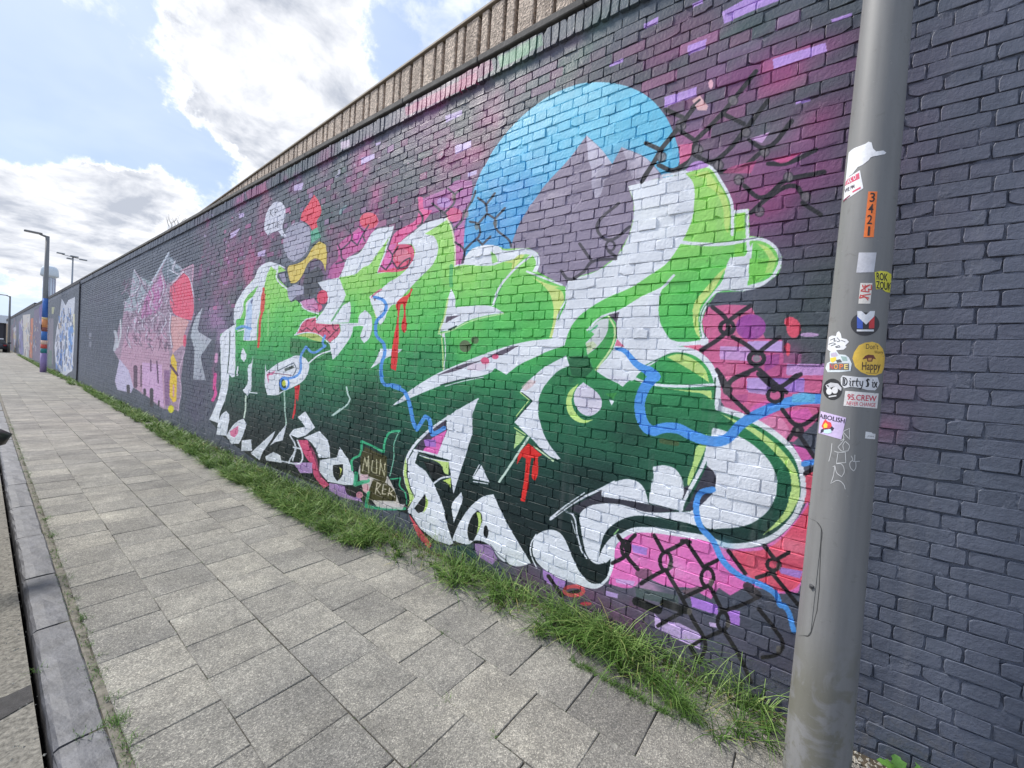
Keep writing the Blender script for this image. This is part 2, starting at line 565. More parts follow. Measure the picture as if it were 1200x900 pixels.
    # over-spray dots
    for k in range(420):
        px_ = 225 + 300 * r.rng.random() ** 1.2; py_ = 180 + 190 * r.rng.random()
        cc = [(232, 150, 196), (206, 180, 226), (236, 110, 160), (150, 200, 190), (225, 225, 235)][int(r.rng.integers(5))]
        s = .5 + 1.1 * r.rng.random() ** 3
        r.ell('px', px_, py_, s * .7, s, cc, .55)
    # lilac bricks
    for q in [P('o4', [(565, 55), (700, -20), (860, -60), (820, 5), (730, 40), (575, 110)]), P('o4', [(795, 270), (830, 258), (1035, 195), (1042, 235), (840, 300), (800, 315)]),
              P('o4', [(212, 112), (278, 75), (275, 105), (212, 132)]), P('o4', [(430, 22), (480, 0), (480, 18), (432, 38)]), P('o4', [(410, 210), (497, 178), (488, 222), (410, 250)]),
              P('o4', [(55, 292), (118, 264), (118, 282), (55, 306)]), P('o4', [(1060, 90), (1155, 60), (1155, 75), (1065, 105)]), P('o4', [(305, 442), (450, 395), (450, 435), (305, 490)]),
              P('o4', [(898, 462), (970, 442), (965, 460), (900, 474)]), P('T', [(710, 482), (805, 442), (805, 475), (712, 520)]), P('T', [(768, 655), (860, 620), (860, 665), (768, 708)]),
              P('T', [(840, 815), (893, 797), (893, 820), (842, 838)]), P('T', [(218, 728), (295, 700), (295, 730), (215, 768)]), P('T', [(110, 640), (160, 625), (160, 655), (112, 680)]),
              P('T', [(300, 640), (330, 630), (328, 645), (300, 656)]), P('V', [(1115, 278), (1192, 250), (1192, 278), (1115, 316)]), P('V', [(722, 435), (778, 420), (770, 462), (722, 470)]),
              P('V', [(400, 605), (430, 595), (428, 620), (402, 630)]), P('V', [(350, 720), (410, 685), (380, 730), (350, 750)]), P('V', [(510, 830), (560, 812), (550, 850), (510, 855)])]:
        r.poly(q, (200, 160, 236) if wall_pt(np.array(q))[:, 0].mean() < 1.4 else (212, 190, 232), .95, sm=False)
    r.stroke(P('V', [(985, 345), (990, 365), (965, 385)]), 2, (180, 176, 196), .8)
    r.stroke(P('o5', [(790, 145), (785, 175), (765, 190)]), 2, (170, 168, 190), .8)
    r.stroke(P('o5', [(828, 360), (800, 385), (795, 405)]), 3, (150, 190, 190), .7)
    for c_, q, cc, a_ in [('T', [(485, 440), (900, 235), (912, 292), (490, 488)], (212, 104, 142), .62), ('T', [(1030, 152), (1210, 66), (1210, 128), (1040, 208)], (116, 170, 132), .75), ('S', [(225, 345), (480, 212), (490, 275), (240, 408)], (112, 164, 128), .7), ('S', [(0, 440), (190, 360), (200, 420), (0, 545)], (196, 92, 134), .5), ('V', [(450, 480), (565, 418), (572, 470), (460, 522)], (188, 92, 138), .6), ('V', [(1005, 195), (1060, 170), (1062, 215), (1010, 236)], (220, 200, 214), .8), ('o3', [(60, 20), (160, -20), (170, 120), (60, 160)], (60, 80, 84), .3)]:
        r.poly(P(c_, q), cc, a_, sm=False)
    # ---- blue disc, mountains
    r.poly(P('B', [(185, 720), (205, 560), (250, 430), (330, 300), (430, 200), (540, 135), (640, 110), (740, 118), (830, 155), (900, 230), (935, 310), (948, 390), (900, 470), (600, 700)]), bluedisc)
    r.mist((588, 250), .4, .35, (70, 140, 215), .5)
    r.poly(P('B', [(345, 720), (390, 600), (470, 480), (560, 380), (622, 296), (680, 352), (712, 400), (745, 338), (830, 375), (890, 440), (800, 520), (800, 700), (545, 835), (430, 760)]), greyp)
    r.poly(P('B', [(622, 298), (680, 352), (715, 400), (685, 460), (672, 505), (655, 522), (640, 480), (640, 420), (628, 380)]), (212, 206, 224), sm=False)
    r.poly(P('B', [(745, 338), (830, 375), (892, 445), (805, 475), (780, 440), (765, 390)]), (206, 198, 214), sm=False)
    r.mist((720, 215), .18, .16, (128, 116, 136), .6)
    # ---- pinks behind the letters
    r.poly(P('n2', [(400, 655), (330, 640), (350, 560), (420, 470), (410, 360), (540, 250), (600, 200), (615, 120), (690, 68), (755, 90), (785, 150), (730, 240), (650, 370), (500, 480), (440, 640)]), (226, 104, 172), .85)
    r.ell('n2', 692, 140, 82, 72, COR)
    r.poly(P('n2', [(545, 260), (640, 230), (640, 330), (590, 350)]), (240, 96, 190))
    r.mist((385, 325), .3, .18, (178, 104, 160), .5)
    r.poly(P('o3', [(400, 100), (640, 0), (700, -60), (850, -60), (850, 20), (820, 180), (780, 330), (770, 520), (700, 480), (690, 360), (650, 260), (600, 200), (480, 230), (420, 200)]), (196, 108, 178), .8)
    r.poly(P('o3', [(690, 400), (780, 330), (772, 560), (760, 670), (705, 680), (690, 480)]), (216, 116, 178))
    r.ell('o3', 690, 240, 72, 62, (226, 98, 148)); r.ell('o3', 600, 130, 60, 45, (196, 150, 214), .9)
    r.poly(P('o3', [(110, 540), (140, 450), (170, 400), (240, 350), (350, 290), (380, 210), (368, 80), (412, 80), (425, 190), (500, 200), (400, 330), (300, 400), (200, 490)]), (238, 98, 160))
    r.poly(P('m4', [(250, 420), (300, 300), (420, 285), (600, 290), (660, 420), (700, 520), (820, 530), (830, 640), (900, 690), (1130, 700), (1130, 1000), (900, 1250), (600, 1200), (360, 900), (330, 700), (200, 610), (120, 575), (300, 530)]), (228, 112, 158), .95)
    r.ell('m4', 600, 440, 105, 90, (166, 76, 164)); r.mist((905, 430), .12, .1, (196, 88, 150), .6)
    for q, c in [([(580, 540), (820, 540), (820, 620), (560, 600)], LIL), ([(385, 575), (600, 580), (600, 680), (380, 668)], (220, 168, 224)), ([(575, 800), (975, 800), (970, 890), (570, 885)], VIO),
                 ([(850, 700), (1120, 700), (1110, 780), (850, 780)], (216, 166, 226)), ([(700, 640), (800, 630), (800, 700), (690, 760)], (178, 84, 158)), ([(830, 625), (960, 630), (950, 690), (830, 695)], (150, 90, 130))]:
        r.poly(P('m4', q), c, sm=False)
    r.ell('m4', 875, 405, 42, 36, COR); r.ell('m4', 900, 450, 50, 68, COR); r.ell('m4', 1010, 495, 68, 15, (206, 170, 214)); r.ell('m4', 857, 580, 22, 28, COR); r.ell('m4', 860, 615, 14, 30, COR)
    for q, c in [([(720, 230), (850, 180), (950, 190), (900, 250), (800, 320), (700, 290)], (238, 112, 190)), ([(950, 260), (1120, 230), (1165, 300), (1060, 330)], (238, 110, 190)),
                 ([(780, 320), (900, 270), (960, 330), (1000, 400), (960, 450), (880, 380)], (240, 150, 190)), ([(1010, 480), (1160, 540), (1160, 610), (1080, 612)], (240, 110, 190)),
                 ([(1060, 690), (1170, 660), (1140, 900), (1080, 900)], COR), ([(600, 140), (700, 130), (690, 190), (640, 190)], (198, 96, 150)), ([(690, 20), (850, 10), (840, 140), (700, 120)], LIL), ([(940, 50), (1100, 30), (1090, 120), (980, 120)], VIO)]:
        r.poly(P('m6', q), c, .9)
    r.poly(P('o2', [(60, 380), (80, 270), (95, 190), (150, 100), (300, 90), (600, 160), (760, 190), (900, 170), (1050, 40), (1110, -60), (1110, 200), (1080, 350), (1060, 425), (960, 430), (800, 395), (700, 440), (640, 400), (600, 460), (480, 400), (380, 395), (250, 340), (180, 400)]), (242, 124, 198))
    for p_ in [(740, 650), (790, 665), (760, 690), (830, 680)]: r.mist(p_, .07, .05, (246, 176, 222), .55)
    r.poly(P('o2', [(640, 200), (900, 190), (1050, 50), (1115, -40), (1100, 290), (1050, 395), (960, 420), (790, 330), (690, 210)]), (238, 94, 120))
    r.mist((765, 628), .16, .06, (240, 160, 190), .7); r.mist((930, 642), .08, .05, (244, 150, 170), .7)
    for q, c in [([(180, 170), (265, 190), (260, 228), (190, 212)], VIO), ([(945, 288), (1085, 312), (1070, 352), (970, 325)], VIO), ([(490, 445), (630, 490), (640, 545), (500, 500)], (192, 134, 232)),
                 ([(690, 515), (752, 525), (750, 602), (680, 588)], (190, 132, 228)), ([(300, 535), (340, 580), (430, 585), (550, 645), (540, 725), (420, 670), (305, 612)], (222, 190, 242)),
                 ([(590, 580), (640, 590), (640, 612), (592, 602)], (220, 190, 236)), ([(200, 395), (425, 440), (430, 495), (205, 450)], (84, 98, 98)), ([(440, 415), (520, 395), (590, 400), (480, 455)], (120, 100, 110)),
                 ([(95, 350), (200, 365), (190, 392), (100, 372)], (222, 178, 232)), ([(45, 415), (110, 432), (105, 455), (45, 440)], LIL)]:
        r.poly(P('o2', q), c, .95, sm=False)
    r.ell('o2', 245, 325, 45, 28, (150, 96, 128))
    r.poly(P('n8', [(570, 560), (660, 570), (740, 690), (700, 730), (600, 660)]), (190, 150, 206)); r.poly(P('m7', [(95, 640), (140, 670), (260, 730), (240, 790), (110, 720)]), (186, 140, 214))
    r.poly(P('n8', [(430, 560), (560, 580), (600, 700), (430, 650)]), (52, 84, 82), .9); r.poly(P('n8', [(110, 370), (200, 380), (230, 470), (275, 570), (260, 620), (200, 560)]), (232, 80, 100))
    # ---- the letters: body
    BASE = P('n6', [(40, 690), (110, 520), (140, 300)], 'n1', [(135, 690), (265, 600), (265, 430), (300, 365), (350, 290), (440, 190), (470, 110), (520, 70), (575, 52), (650, 80), (715, 130), (640, 150), (635, 190), (725, 280), (740, 370), (760, 410), (800, 385), (850, 430), (1000, 490), (1010, 500)],
             'n3', [(290, 180), (330, 110), (335, 60)], 'n2', [(240, 680), (430, 640), (470, 560), (500, 470), (600, 430), (650, 370), (735, 232), (905, 190), (765, 600), (1020, 560), (1080, 470), (1092, 400), (1060, 350), (940, 345)],
             'n4', [(40, 270), (150, 190), (210, 140), (380, 90), (410, 150), (435, 280), (440, 430), (500, 415), (510, 370), (560, 310), (740, 290), (790, 312), (960, 305), (1020, 340), (1035, 410), (1020, 470), (1190, 565)],
             'm3', [(100, 140), (140, 160)], 'm1', [(150, 895), (370, 820), (500, 720), (580, 580), (615, 450), (615, 340), (575, 230), (780, 180), (980, 140), (1140, 85)],
             'm2', [(310, 150), (390, 260), (460, 390), (480, 460), (585, 450), (590, 640), (680, 650), (770, 710), (820, 790), (810, 870)], 'm4', [(790, 70), (700, 140), (570, 185), (360, 200), (290, 300), (255, 400), (270, 490), (300, 530), (120, 575), (250, 620), (330, 720), (375, 850)],
             'm6', [(500, 100), (505, 225), (670, 290), (800, 350), (950, 450), (1050, 570), (1100, 700), (1095, 900)], 'm8', [(970, 170), (930, 270), (850, 370), (730, 450), (570, 495), (410, 495), (310, 450), (100, 410)],
             'm7', [(850, 375), (720, 380), (640, 440), (590, 500), (580, 640), (550, 720), (480, 775), (400, 770), (280, 730), (130, 660), (40, 600)], 'n8', [(870, 740), (760, 690), (680, 590), (560, 580), (430, 600), (270, 580), (110, 370)],
             'px', [(440, 592), (400, 580), (350, 560), (300, 540), (262, 512)])
    r.poly(BASE, green, sm=False)
    for p, ry, rz in [((400, 540), 1.0, .22), ((330, 520), .8, .22), ((545, 510), .16, .3), ((560, 600), .5, .25), ((695, 560), .25, .1), ((430, 480), .35, .3), ((740, 500), .12, .14)]:
        M(p, ry, rz, (14, 30, 32), .5)
    M((500, 420), .25, .12, (40, 110, 80), .6); M((660, 440), .12, .1, (24, 84, 58), .7)
    r.ell('n5', 512, 275, 40, 42, (100, 96, 76), .8); r.ell('n5', 580, 232, 26, 26, (96, 100, 70), .7); r.poly(P('n3', [(0, 420), (350, 460), (370, 600), (170, 640), (0, 560)]), (38, 112, 62), .7)
    pl = lambda c, pts, col=WHT, a=1.0, sm=True: r.poly(P(c, pts), col, a, sm)
    st = lambda c, pts, w, col=WHT, a=1.0, w2=None: r.stroke(P(c, pts), w / CROPS[c][2], col, a, None if w2 is None else w2 / CROPS[c][2])
    # left letter
    r.poly(P('n6', [(40, 690), (110, 520), (140, 400), (142, 250), (138, 60)], 'n1', [(140, 700), (265, 600), (270, 800)], 'n6', [(268, 200), (265, 310), (235, 318), (215, 290), (205, 400), (170, 540), (130, 640), (125, 720)]), WHT)
    st('n6', [(222, -90), (218, 60), (200, 280)], 9, (60, 90, 84)); pl('n6', [(120, 720), (150, 640), (190, 610), (215, 650), (205, 740), (190, 830), (100, 820)])
    st('n6', [(290, 225), (285, 300)], 12); st('n6', [(100, 120), (95, 180)], 22, (232, 170, 206), .8); st('n6', [(92, 290), (85, 400), (95, 460), (70, 520)], 26, (236, 80, 160), .9)
    pl('n1', [(262, 600), (262, 450), (300, 365), (350, 290), (440, 190), (470, 110), (520, 70), (575, 52), (650, 80), (640, 140), (580, 90), (545, 170), (520, 290), (500, 420), (462, 600), (455, 740), (340, 740), (300, 690)])
    pl('n1', [(275, 620), (335, 490), (345, 400), (470, 255), (430, 345), (365, 410), (360, 520), (330, 620)], (126, 208, 96))
    pl('n1', [(275, 560), (350, 540), (340, 640), (275, 660)], (92, 200, 92)); pl('n1', [(380, 420), (420, 360), (410, 600), (395, 740), (345, 740), (360, 560)], (196, 216, 242)); pl('n1', [(400, 400), (425, 370), (415, 430)], (92, 100, 140))
    st('n1', [(280, 640), (330, 620), (400, 640)], 24, (120, 176, 236), .9); pl('n1', [(270, 670), (345, 650), (340, 760), (270, 780)], (84, 190, 96), .9)
    st('n1', [(575, 60), (650, 80), (700, 105)], 12); st('n1', [(640, 130), (628, 180), (650, 230), (725, 290)], 13); st('n1', [(560, 470), (555, 700)], 14, (170, 226, 150), .7)
    st('n1', [(517, 285), (510, 400), (505, 480), (488, 560), (480, 700), (470, 800)], 20, (228, 72, 56)); st('n1', [(515, 340), (505, 480)], 36, (228, 80, 64), .9)
    pl('n1', [(650, 160), (700, 150), (720, 230), (690, 240)], (168, 160, 184), .9); pl('n1', [(725, 290), (790, 250), (870, 270), (870, 340), (800, 360), (760, 400), (735, 370)], (186, 184, 204), .9)
    pl('n1', [(880, 180), (1000, 90), (1050, 170), (1010, 260), (960, 340), (880, 370), (870, 300)], (72, 76, 84), .9); pl('n1', [(850, 400), (960, 370), (1010, 490), (940, 480), (860, 440)], (226, 160, 200)); r.ell('n1', 1035, 365, 50, 60, (236, 84, 116)); r.ell('n1', 985, 450, 45, 35, (236, 100, 140))
    # plain shapes above the left letter: pale blob, red lozenge, yellow ribbon (no figure)
    pl('o5', [(640, 290), (672, 340), (682, 400), (655, 450), (660, 480), (630, 502), (600, 460), (560, 440), (570, 400), (602, 350)], (240, 76, 100)); pl('o5', [(625, 510), (660, 480), (680, 540), (625, 580)], (96, 186, 150), .9)
    r.poly(P('o6', [(310, 300), (370, 262), (440, 275), (475, 340), (465, 440), (420, 520), (350, 560), (300, 520), (270, 400)]), (182, 178, 198), .9)
    M((345, 290), .25, .16, (212, 208, 222), .5)
    r.poly(P('o6', [(300, 640), (310, 590), (380, 570), (440, 530), (490, 450), (545, 405), (590, 430), (600, 510), (588, 640), (560, 560), (510, 535), (460, 570), (420, 650), (370, 715), (325, 722)]), (232, 206, 104))
    r.stroke(P('o6', [(300, 640), (310, 590), (380, 570), (440, 530), (490, 450), (545, 405), (590, 430), (600, 510), (588, 640), (560, 560), (510, 535), (460, 570), (420, 650), (370, 715), (325, 722), (300, 640)]), .7, (70, 64, 66), .8)
    # speech bubble
    pl('o5', [(350, 500), (352, 440), (375, 370), (410, 335), (445, 332), (470, 365), (470, 420), (455, 485), (478, 535), (455, 535), (430, 505), (395, 515), (370, 530)], (222, 222, 234))
    for q in [[(385, 380), (380, 420)], [(400, 375), (385, 400), (400, 420)], [(410, 415), (412, 375), (428, 380), (412, 398)], [(435, 412), (440, 410)], [(362, 470), (382, 462), (366, 498), (386, 490)], [(392, 460), (412, 455)], [(402, 458), (400, 492)], [(412, 490), (420, 455), (432, 460), (418, 475)], [(440, 452), (428, 450), (426, 484), (440, 480)], [(427, 466), (438, 464)]]:
        st('o5', q, 3.2, (70, 70, 84), .9)
    # second letter, left
    r.poly(P('n2', [(240, 680), (430, 640), (490, 790)], 'n3', [(480, 80), (430, 170), (360, 290), (230, 290), (222, 262), (285, 190), (330, 110), (335, 60)]), WHT, sm=False)
    pl('n2', [(905, 190), (735, 232), (650, 370), (600, 430), (500, 470), (470, 560), (430, 640), (580, 605), (640, 550), (690, 530), (770, 420), (850, 320), (882, 250)])
    st('n2', [(650, 440), (600, 560), (560, 620)], 8, (176, 190, 206), .7); st('n2', [(905, 192), (860, 340), (770, 598), (900, 580), (1020, 560)], 14)
    pl('n3', [(470, 130), (525, 100), (535, 160), (520, 285), (360, 292), (400, 220)]); st('n3', [(480, 90), (430, 170), (365, 270)], 16, (120, 190, 130))
    pl('n3', [(222, 290), (400, 292), (640, 288), (640, 312), (555, 320), (540, 390), (480, 490), (400, 590), (375, 612), (345, 470), (440, 370), (440, 300), (225, 302)])
    pl('n3', [(55, 390), (130, 270), (225, 235), (228, 292), (355, 302), (430, 300), (438, 370), (352, 462), (255, 392), (150, 372)], (232, 108, 138))
    for q in [[(80, 340), (110, 362), (145, 330), (190, 362), (212, 328), (250, 372), (300, 330), (350, 380)], [(190, 280), (215, 255)], [(330, 430), (380, 380), (430, 330)], [(375, 300), (380, 340), (420, 360)]]:
        st('n3', q, 10, (96, 50, 66), .85)
    st('n3', [(50, 392), (130, 265), (228, 235)], 10); st('n3', [(40, 395), (150, 372), (255, 395), (350, 475)], 10); pl('n3', [(60, 400), (150, 380), (250, 395), (300, 460), (200, 440), (140, 415)], (206, 216, 120), .9)
    pl('n3', [(85, 105), (140, 80), (230, 90), (255, 200), (190, 190), (110, 160)], (224, 150, 196), .8); st('n3', [(90, 110), (120, 160), (250, 210)], 10); r.ell('n3', 290, 55, 42, 55, (236, 78, 112)); st('n3', [(150, 150), (200, 150), (240, 180)], 8, (110, 70, 120), .7)
    pl('n3', [(610, 222), (660, 175), (712, 230), (722, 310), (690, 430), (650, 466), (620, 420), (645, 320), (600, 312)]); pl('n3', [(690, 60), (740, 120), (770, 222), (755, 252), (728, 160)], (220, 230, 140))
    # second letter, hook
    pl('o3', [(20, 745), (120, 500), (200, 485), (320, 510), (342, 580), (300, 690), (240, 730)], (236, 92, 128)); pl('o3', [(30, 730), (120, 500), (190, 490), (150, 590), (180, 700)], (238, 118, 186)); r.ell('o3', 235, 600, 70, 60, (232, 140, 160), .8)
    for q in [[(110, 540), (150, 590), (200, 520)], [(150, 590), (145, 640), (90, 722), (50, 690)], [(145, 640), (190, 712), (260, 640), (300, 620)], [(190, 712), (290, 680), (305, 620)]]:
        st('o3', q, 14, (58, 38, 62), .9)
    r.poly(P('n4', [(40, 270), (150, 190), (210, 140), (380, 90), (388, 105), (290, 165), (225, 205), (290, 220), (322, 290), (290, 410), (205, 500), (100, 610), (20, 700)],
             'n3', [(900, 130), (850, 200), (830, 262), (790, 310), (760, 240), (700, 80), (695, 55), (790, 0)], 'n2', [(870, 680), (940, 640), (1030, 560), (1085, 470), (1097, 400), (1065, 345), (950, 350)]), WHT)
    st('n3', [(715, 62), (760, 20), (800, -5)], 16, (226, 140, 160)); pl('n3', [(715, 40), (760, 60), (745, 100)], (110, 92, 100))
    st('n4', [(380, 92), (410, 150), (435, 280), (440, 432)], 12, (236, 238, 200)); st('n4', [(440, 432), (500, 418), (600, 425), (720, 420)], 10)
    st('n4', [(415, 430), (410, 500), (412, 570)], 26, (80, 186, 108), .8)
    pl('n3', [(790, 515), (990, 520), (940, 560), (860, 590), (770, 650), (705, 690), (760, 600)]); pl('n5', [(330, 190), (370, 180), (360, 215)])
    # red drips
    pl('n3', [(930, 130), (960, 85), (1050, 20), (1060, -20), (1078, -5), (1035, 90), (1015, 150), (1020, 350), (1005, 378), (980, 350), (1000, 200), (990, 120), (970, 130), (955, 250), (955, 420), (945, 600), (930, 710), (885, 690), (890, 560), (920, 360), (945, 200)], RED)
    # middle letter
    pl('n4', [(412, 590), (440, 650), (440, 722), (560, 710), (700, 715), (782, 760), (650, 782), (540, 812), (400, 882), (330, 892), (360, 780), (385, 680)]); pl('n4', [(380, 787), (480, 776), (370, 832)], GREYV, sm=False)
    st('n4', [(390, 660), (365, 780), (325, 895)], 12, PALE); st('n5', [(345, 190), (352, 300), (358, 440)], 8, PALE); st('n5', [(365, 180), (372, 300), (362, 440)], 6); st('n5', [(320, 188), (400, 170), (560, 95), (780, 45)], 9, (200, 236, 170)); st('n5', [(395, 160), (450, 135)], 12, (20, 60, 50))
    pl('n4', [(500, 415), (510, 370), (560, 310), (740, 290), (780, 320), (950, 308), (1018, 342), (1036, 410), (1015, 475), (985, 472), (1008, 405), (985, 358), (930, 348), (850, 385), (780, 402), (700, 428)]); pl('n4', [(690, 330), (720, 350), (740, 400), (700, 415)], (150, 222, 110), .8)
    pl('n4', [(785, 405), (850, 385), (900, 350), (930, 352), (860, 440), (830, 470), (845, 410)], (214, 232, 130)); st('n4', [(975, 355), (850, 462), (750, 585), (705, 705)], 15); st('n4', [(770, 570), (720, 690)], 6, (60, 150, 90), .8); st('n4', [(945, 470), (1060, 515), (1190, 565)], 14)
    r.poly(P('n4', [(980, 510), (1100, 560), (1185, 580)], 'm3', [(60, 165), (112, 190), (127, 240), (90, 330), (42, 512), (22, 515), (52, 380), (48, 280), (10, 180)]), (216, 234, 140)); st('m3', [(140, 170), (140, 240), (95, 330), (45, 515)], 10)
    # large swoosh
    r.poly(P('n5', [(-8, 700), (130, 580), (310, 470), (540, 370), (790, 280), (950, 240), (1110, 222)], 'm3', [(40, 520), (70, 420), (145, 250), (138, 165)], 'm1', [(150, 895), (370, 820), (500, 720), (580, 580), (615, 450), (615, 340), (575, 230), (780, 180), (980, 140), (1030, 200), (1045, 300), (1020, 480), (960, 610), (850, 770)],
             'm3', [(740, 70), (600, 160), (400, 250), (250, 350), (180, 430), (150, 500), (130, 570), (0, 615)], 'n5', [(1010, 350), (900, 400), (800, 475), (720, 430), (690, 460), (620, 485), (380, 540), (230, 595)]), WHT)
    pl('n5', [(310, 480), (500, 400), (600, 380), (800, 290), (890, 268), (780, 332), (690, 352), (560, 402), (440, 450)], GREYV); r.ell('n5', 650, 378, 30, 26, (236, 100, 140)); r.ell('n5', 722, 348, 24, 18, (236, 100, 140)); pl('n5', [(540, 410), (690, 395), (640, 440), (520, 440)], (228, 200, 216), .6)
    st('n5', [(340, 548), (500, 508), (640, 490)], 9, (20, 66, 56)); st('n5', [(370, 556), (500, 520), (640, 492)], 6)
    r.poly(P('m3', [(165, 712), (140, 640), (0, 715)], 'n5', [(1080, 410), (970, 505), (895, 590)], 'm5', [(180, 115), (265, 178), (135, 330), (240, 428), (430, 590), (462, 586), (380, 480), (330, 370), (305, 260), (310, 170), (340, 90), (410, 0)], 'm3', [(100, 740)]), WHT)
    st('m5', [(190, 122), (262, 178), (140, 318)], 8, (18, 56, 48)); st('m5', [(178, 120), (240, 172), (148, 290)], 7, PALE); r.poly(P('n5', [(905, 560), (960, 510), (1010, 520), (980, 560), (930, 590)]), (236, 200, 196), .6)
    # letter with the eye shapes
    pl('m3', [(820, 168), (802, 210), (800, 400), (840, 480), (880, 530), (1140, 528), (1145, 572), (950, 575), (830, 605), (740, 682), (640, 745), (600, 790), (545, 856), (410, 790), (345, 745), (440, 640), (490, 540), (492, 420), (460, 370), (520, 325), (690, 220)])
    pl('m3', [(440, 372), (470, 400), (476, 500), (430, 640), (340, 742), (300, 640), (370, 570), (430, 470)], (66, 170, 84)); pl('m3', [(300, 462), (380, 390), (440, 378), (432, 470), (370, 570), (290, 636), (278, 552), (340, 490)], (222, 226, 226)); pl('m3', [(280, 555), (330, 540), (360, 570), (292, 632)], (206, 226, 160), .6)
    st('m3', [(290, 462), (380, 375), (520, 325), (690, 225), (815, 165), (900, 78)], 14, WHT, 1, 18); st('m3', [(440, 368), (482, 450), (470, 560), (350, 742)], 14, (214, 240, 170)); st('m3', [(300, 480), (360, 430)], 12, (96, 200, 140))
    pl('m3', [(440, 356), (516, 333), (495, 412)], GREYV, sm=False); pl('m3', [(484, 572), (500, 525), (552, 580)], (226, 120, 150), sm=False); st('m3', [(492, 412), (497, 520)], 6, GREYV)
    pl('m3', [(150, 650), (290, 640), (330, 740), (270, 800), (180, 780)], (22, 84, 54), .7); pl('m3', [(960, 575), (1090, 565), (1085, 605)], (236, 120, 150))
    # top arm outlines
    st('m2', [(-20, 215), (130, 190), (305, 152), (390, 260), (460, 395), (470, 470), (468, 630)], 22); st('m2', [(95, 682), (220, 696), (350, 700), (480, 688), (640, 660), (720, 682), (790, 750), (805, 820), (760, 920)], 25); st('m2', [(480, 472), (572, 462), (572, 560), (578, 680), (585, 760)], 24)
    pl('m2', [(480, 790), (560, 780), (610, 690), (600, 920), (430, 920), (445, 800)]); pl('m2', [(485, 700), (550, 690), (545, 800), (485, 828)], (140, 220, 90)); pl('m2', [(495, 490), (550, 484), (550, 600), (490, 612)], (156, 222, 80))
    pl('m4', [(430, 0), (455, -50), (600, -60), (590, 60), (575, 150), (720, 100), (800, 0), (815, 20), (700, 140), (570, 185), (360, 200), (290, 300), (255, 400), (270, 490), (310, 535), (245, 530), (235, 400), (250, 320), (330, 200), (400, 110)])
    pl('m4', [(590, -40), (760, -40), (790, 0), (700, 90), (582, 150)], (130, 216, 92)); pl('m4', [(430, 20), (330, 190), (252, 285), (230, 390), (242, 520), (212, 480), (192, 380), (200, 280), (280, 170), (400, 40)], (212, 238, 138)); st('m4', [(330, 230), (262, 320), (240, 420), (252, 510)], 8, (60, 150, 80), .8)
    pl('m2', [(180, 210), (295, 180), (345, 250), (422, 360), (452, 480), (442, 620), (422, 600), (402, 440), (350, 330), (290, 290), (290, 235)], (208, 238, 130), .9); st('m2', [(315, 185), (385, 280), (445, 400), (455, 610)], 6, (110, 170, 80), .8); pl('m2', [(640, 690), (720, 720), (778, 800), (730, 800), (690, 740)], (214, 238, 140), .9); pl('m2', [(730, 800), (785, 790), (750, 900), (700, 900)], (214, 238, 140), .6)
    # bulbs
    r.stroke(P('m3', [(600, 800), (640, 750), (740, 682), (830, 622), (930, 598), (1060, 628), (1150, 710)], 'm4', [(345, 780), (367, 860)], 'm6', [(487, 100), (488, 228)]), 7, WHT)
    st('m3', [(680, 720), (780, 670), (900, 622), (1000, 636)], 7, (30, 110, 60), .8); pl('m3', [(850, 652), (930, 630), (1040, 668), (1120, 742), (1148, 832), (1060, 772), (960, 712)], (206, 236, 140)); st('m3', [(600, 790), (700, 832), (900, 856), (1180, 846)], 20); st('m3', [(770, 868), (900, 880), (1180, 878)], 6, (24, 90, 50))
    pl('m6', [(55, 84), (200, 100), (442, 108), (446, 172), (380, 130), (280, 115)], (206, 236, 140)); st('m6', [(470, 20), (465, 170)], 10, (20, 80, 50)); 
    r.stroke(P('m6', [(490, 228), (670, 290), (800, 352), (945, 458), (1040, 572), (1080, 700), (1078, 880)], 'm8', [(952, 170), (912, 262), (836, 352), (728, 430), (570, 473), (415, 474), (300, 430), (100, 395)], 'm7', [(850, 366), (725, 372), (630, 428), (570, 490), (545, 560)]), 6.6, WHT)
    r.poly(P('m6', [(510, 270), (620, 318), (700, 348), (830, 430), (950, 540), (1030, 650), (1062, 780), (1058, 900)], 'm8', [(938, 150), (860, 280), (680, 408), (690, 395), (760, 330), (840, 230), (878, 100)], 'm6', [(985, 900), (1003, 780), (990, 680), (920, 580), (800, 460), (680, 372), (600, 330)]), (208, 238, 146))
    r.poly(P('m6', [(428, 480), (450, 368), (500, 378), (540, 392), (600, 412), (750, 500), (860, 620), (905, 740), (897, 860)], 'm8', [(775, 130), (730, 220), (640, 300), (540, 342), (400, 356), (290, 352), (250, 302), (235, 210), (190, 300)], 'm6', [(300, 900), (400, 700), (410, 600)]), WHT)
    r.poly(P('m6', [(410, 636), (460, 682), (473, 760), (440, 850)], 'm8', [(330, 110), (250, 190), (200, 225), (130, 232), (240, 60)], 'm6', [(290, 880), (350, 760)]), SLATE)
    r.stroke(P('m6', [(425, 470), (395, 600), (320, 750), (240, 900)], 'm8', [(105, 240)]), 4.6, WHT); pl('m6', [(408, 400), (405, 490), (345, 640), (285, 780), (275, 762), (312, 620), (340, 500), (392, 460)], (200, 234, 140)); pl('m6', [(240, 790), (290, 770), (240, 880)], SLATE)
    r.poly(P('m6', [(30, 642), (110, 632), (190, 660), (240, 740), (248, 820), (246, 900)], 'm7', [(1085, 110), (1060, 232), (950, 210), (845, 182), (846, 140), (862, 60), (875, 0)]), WHT)
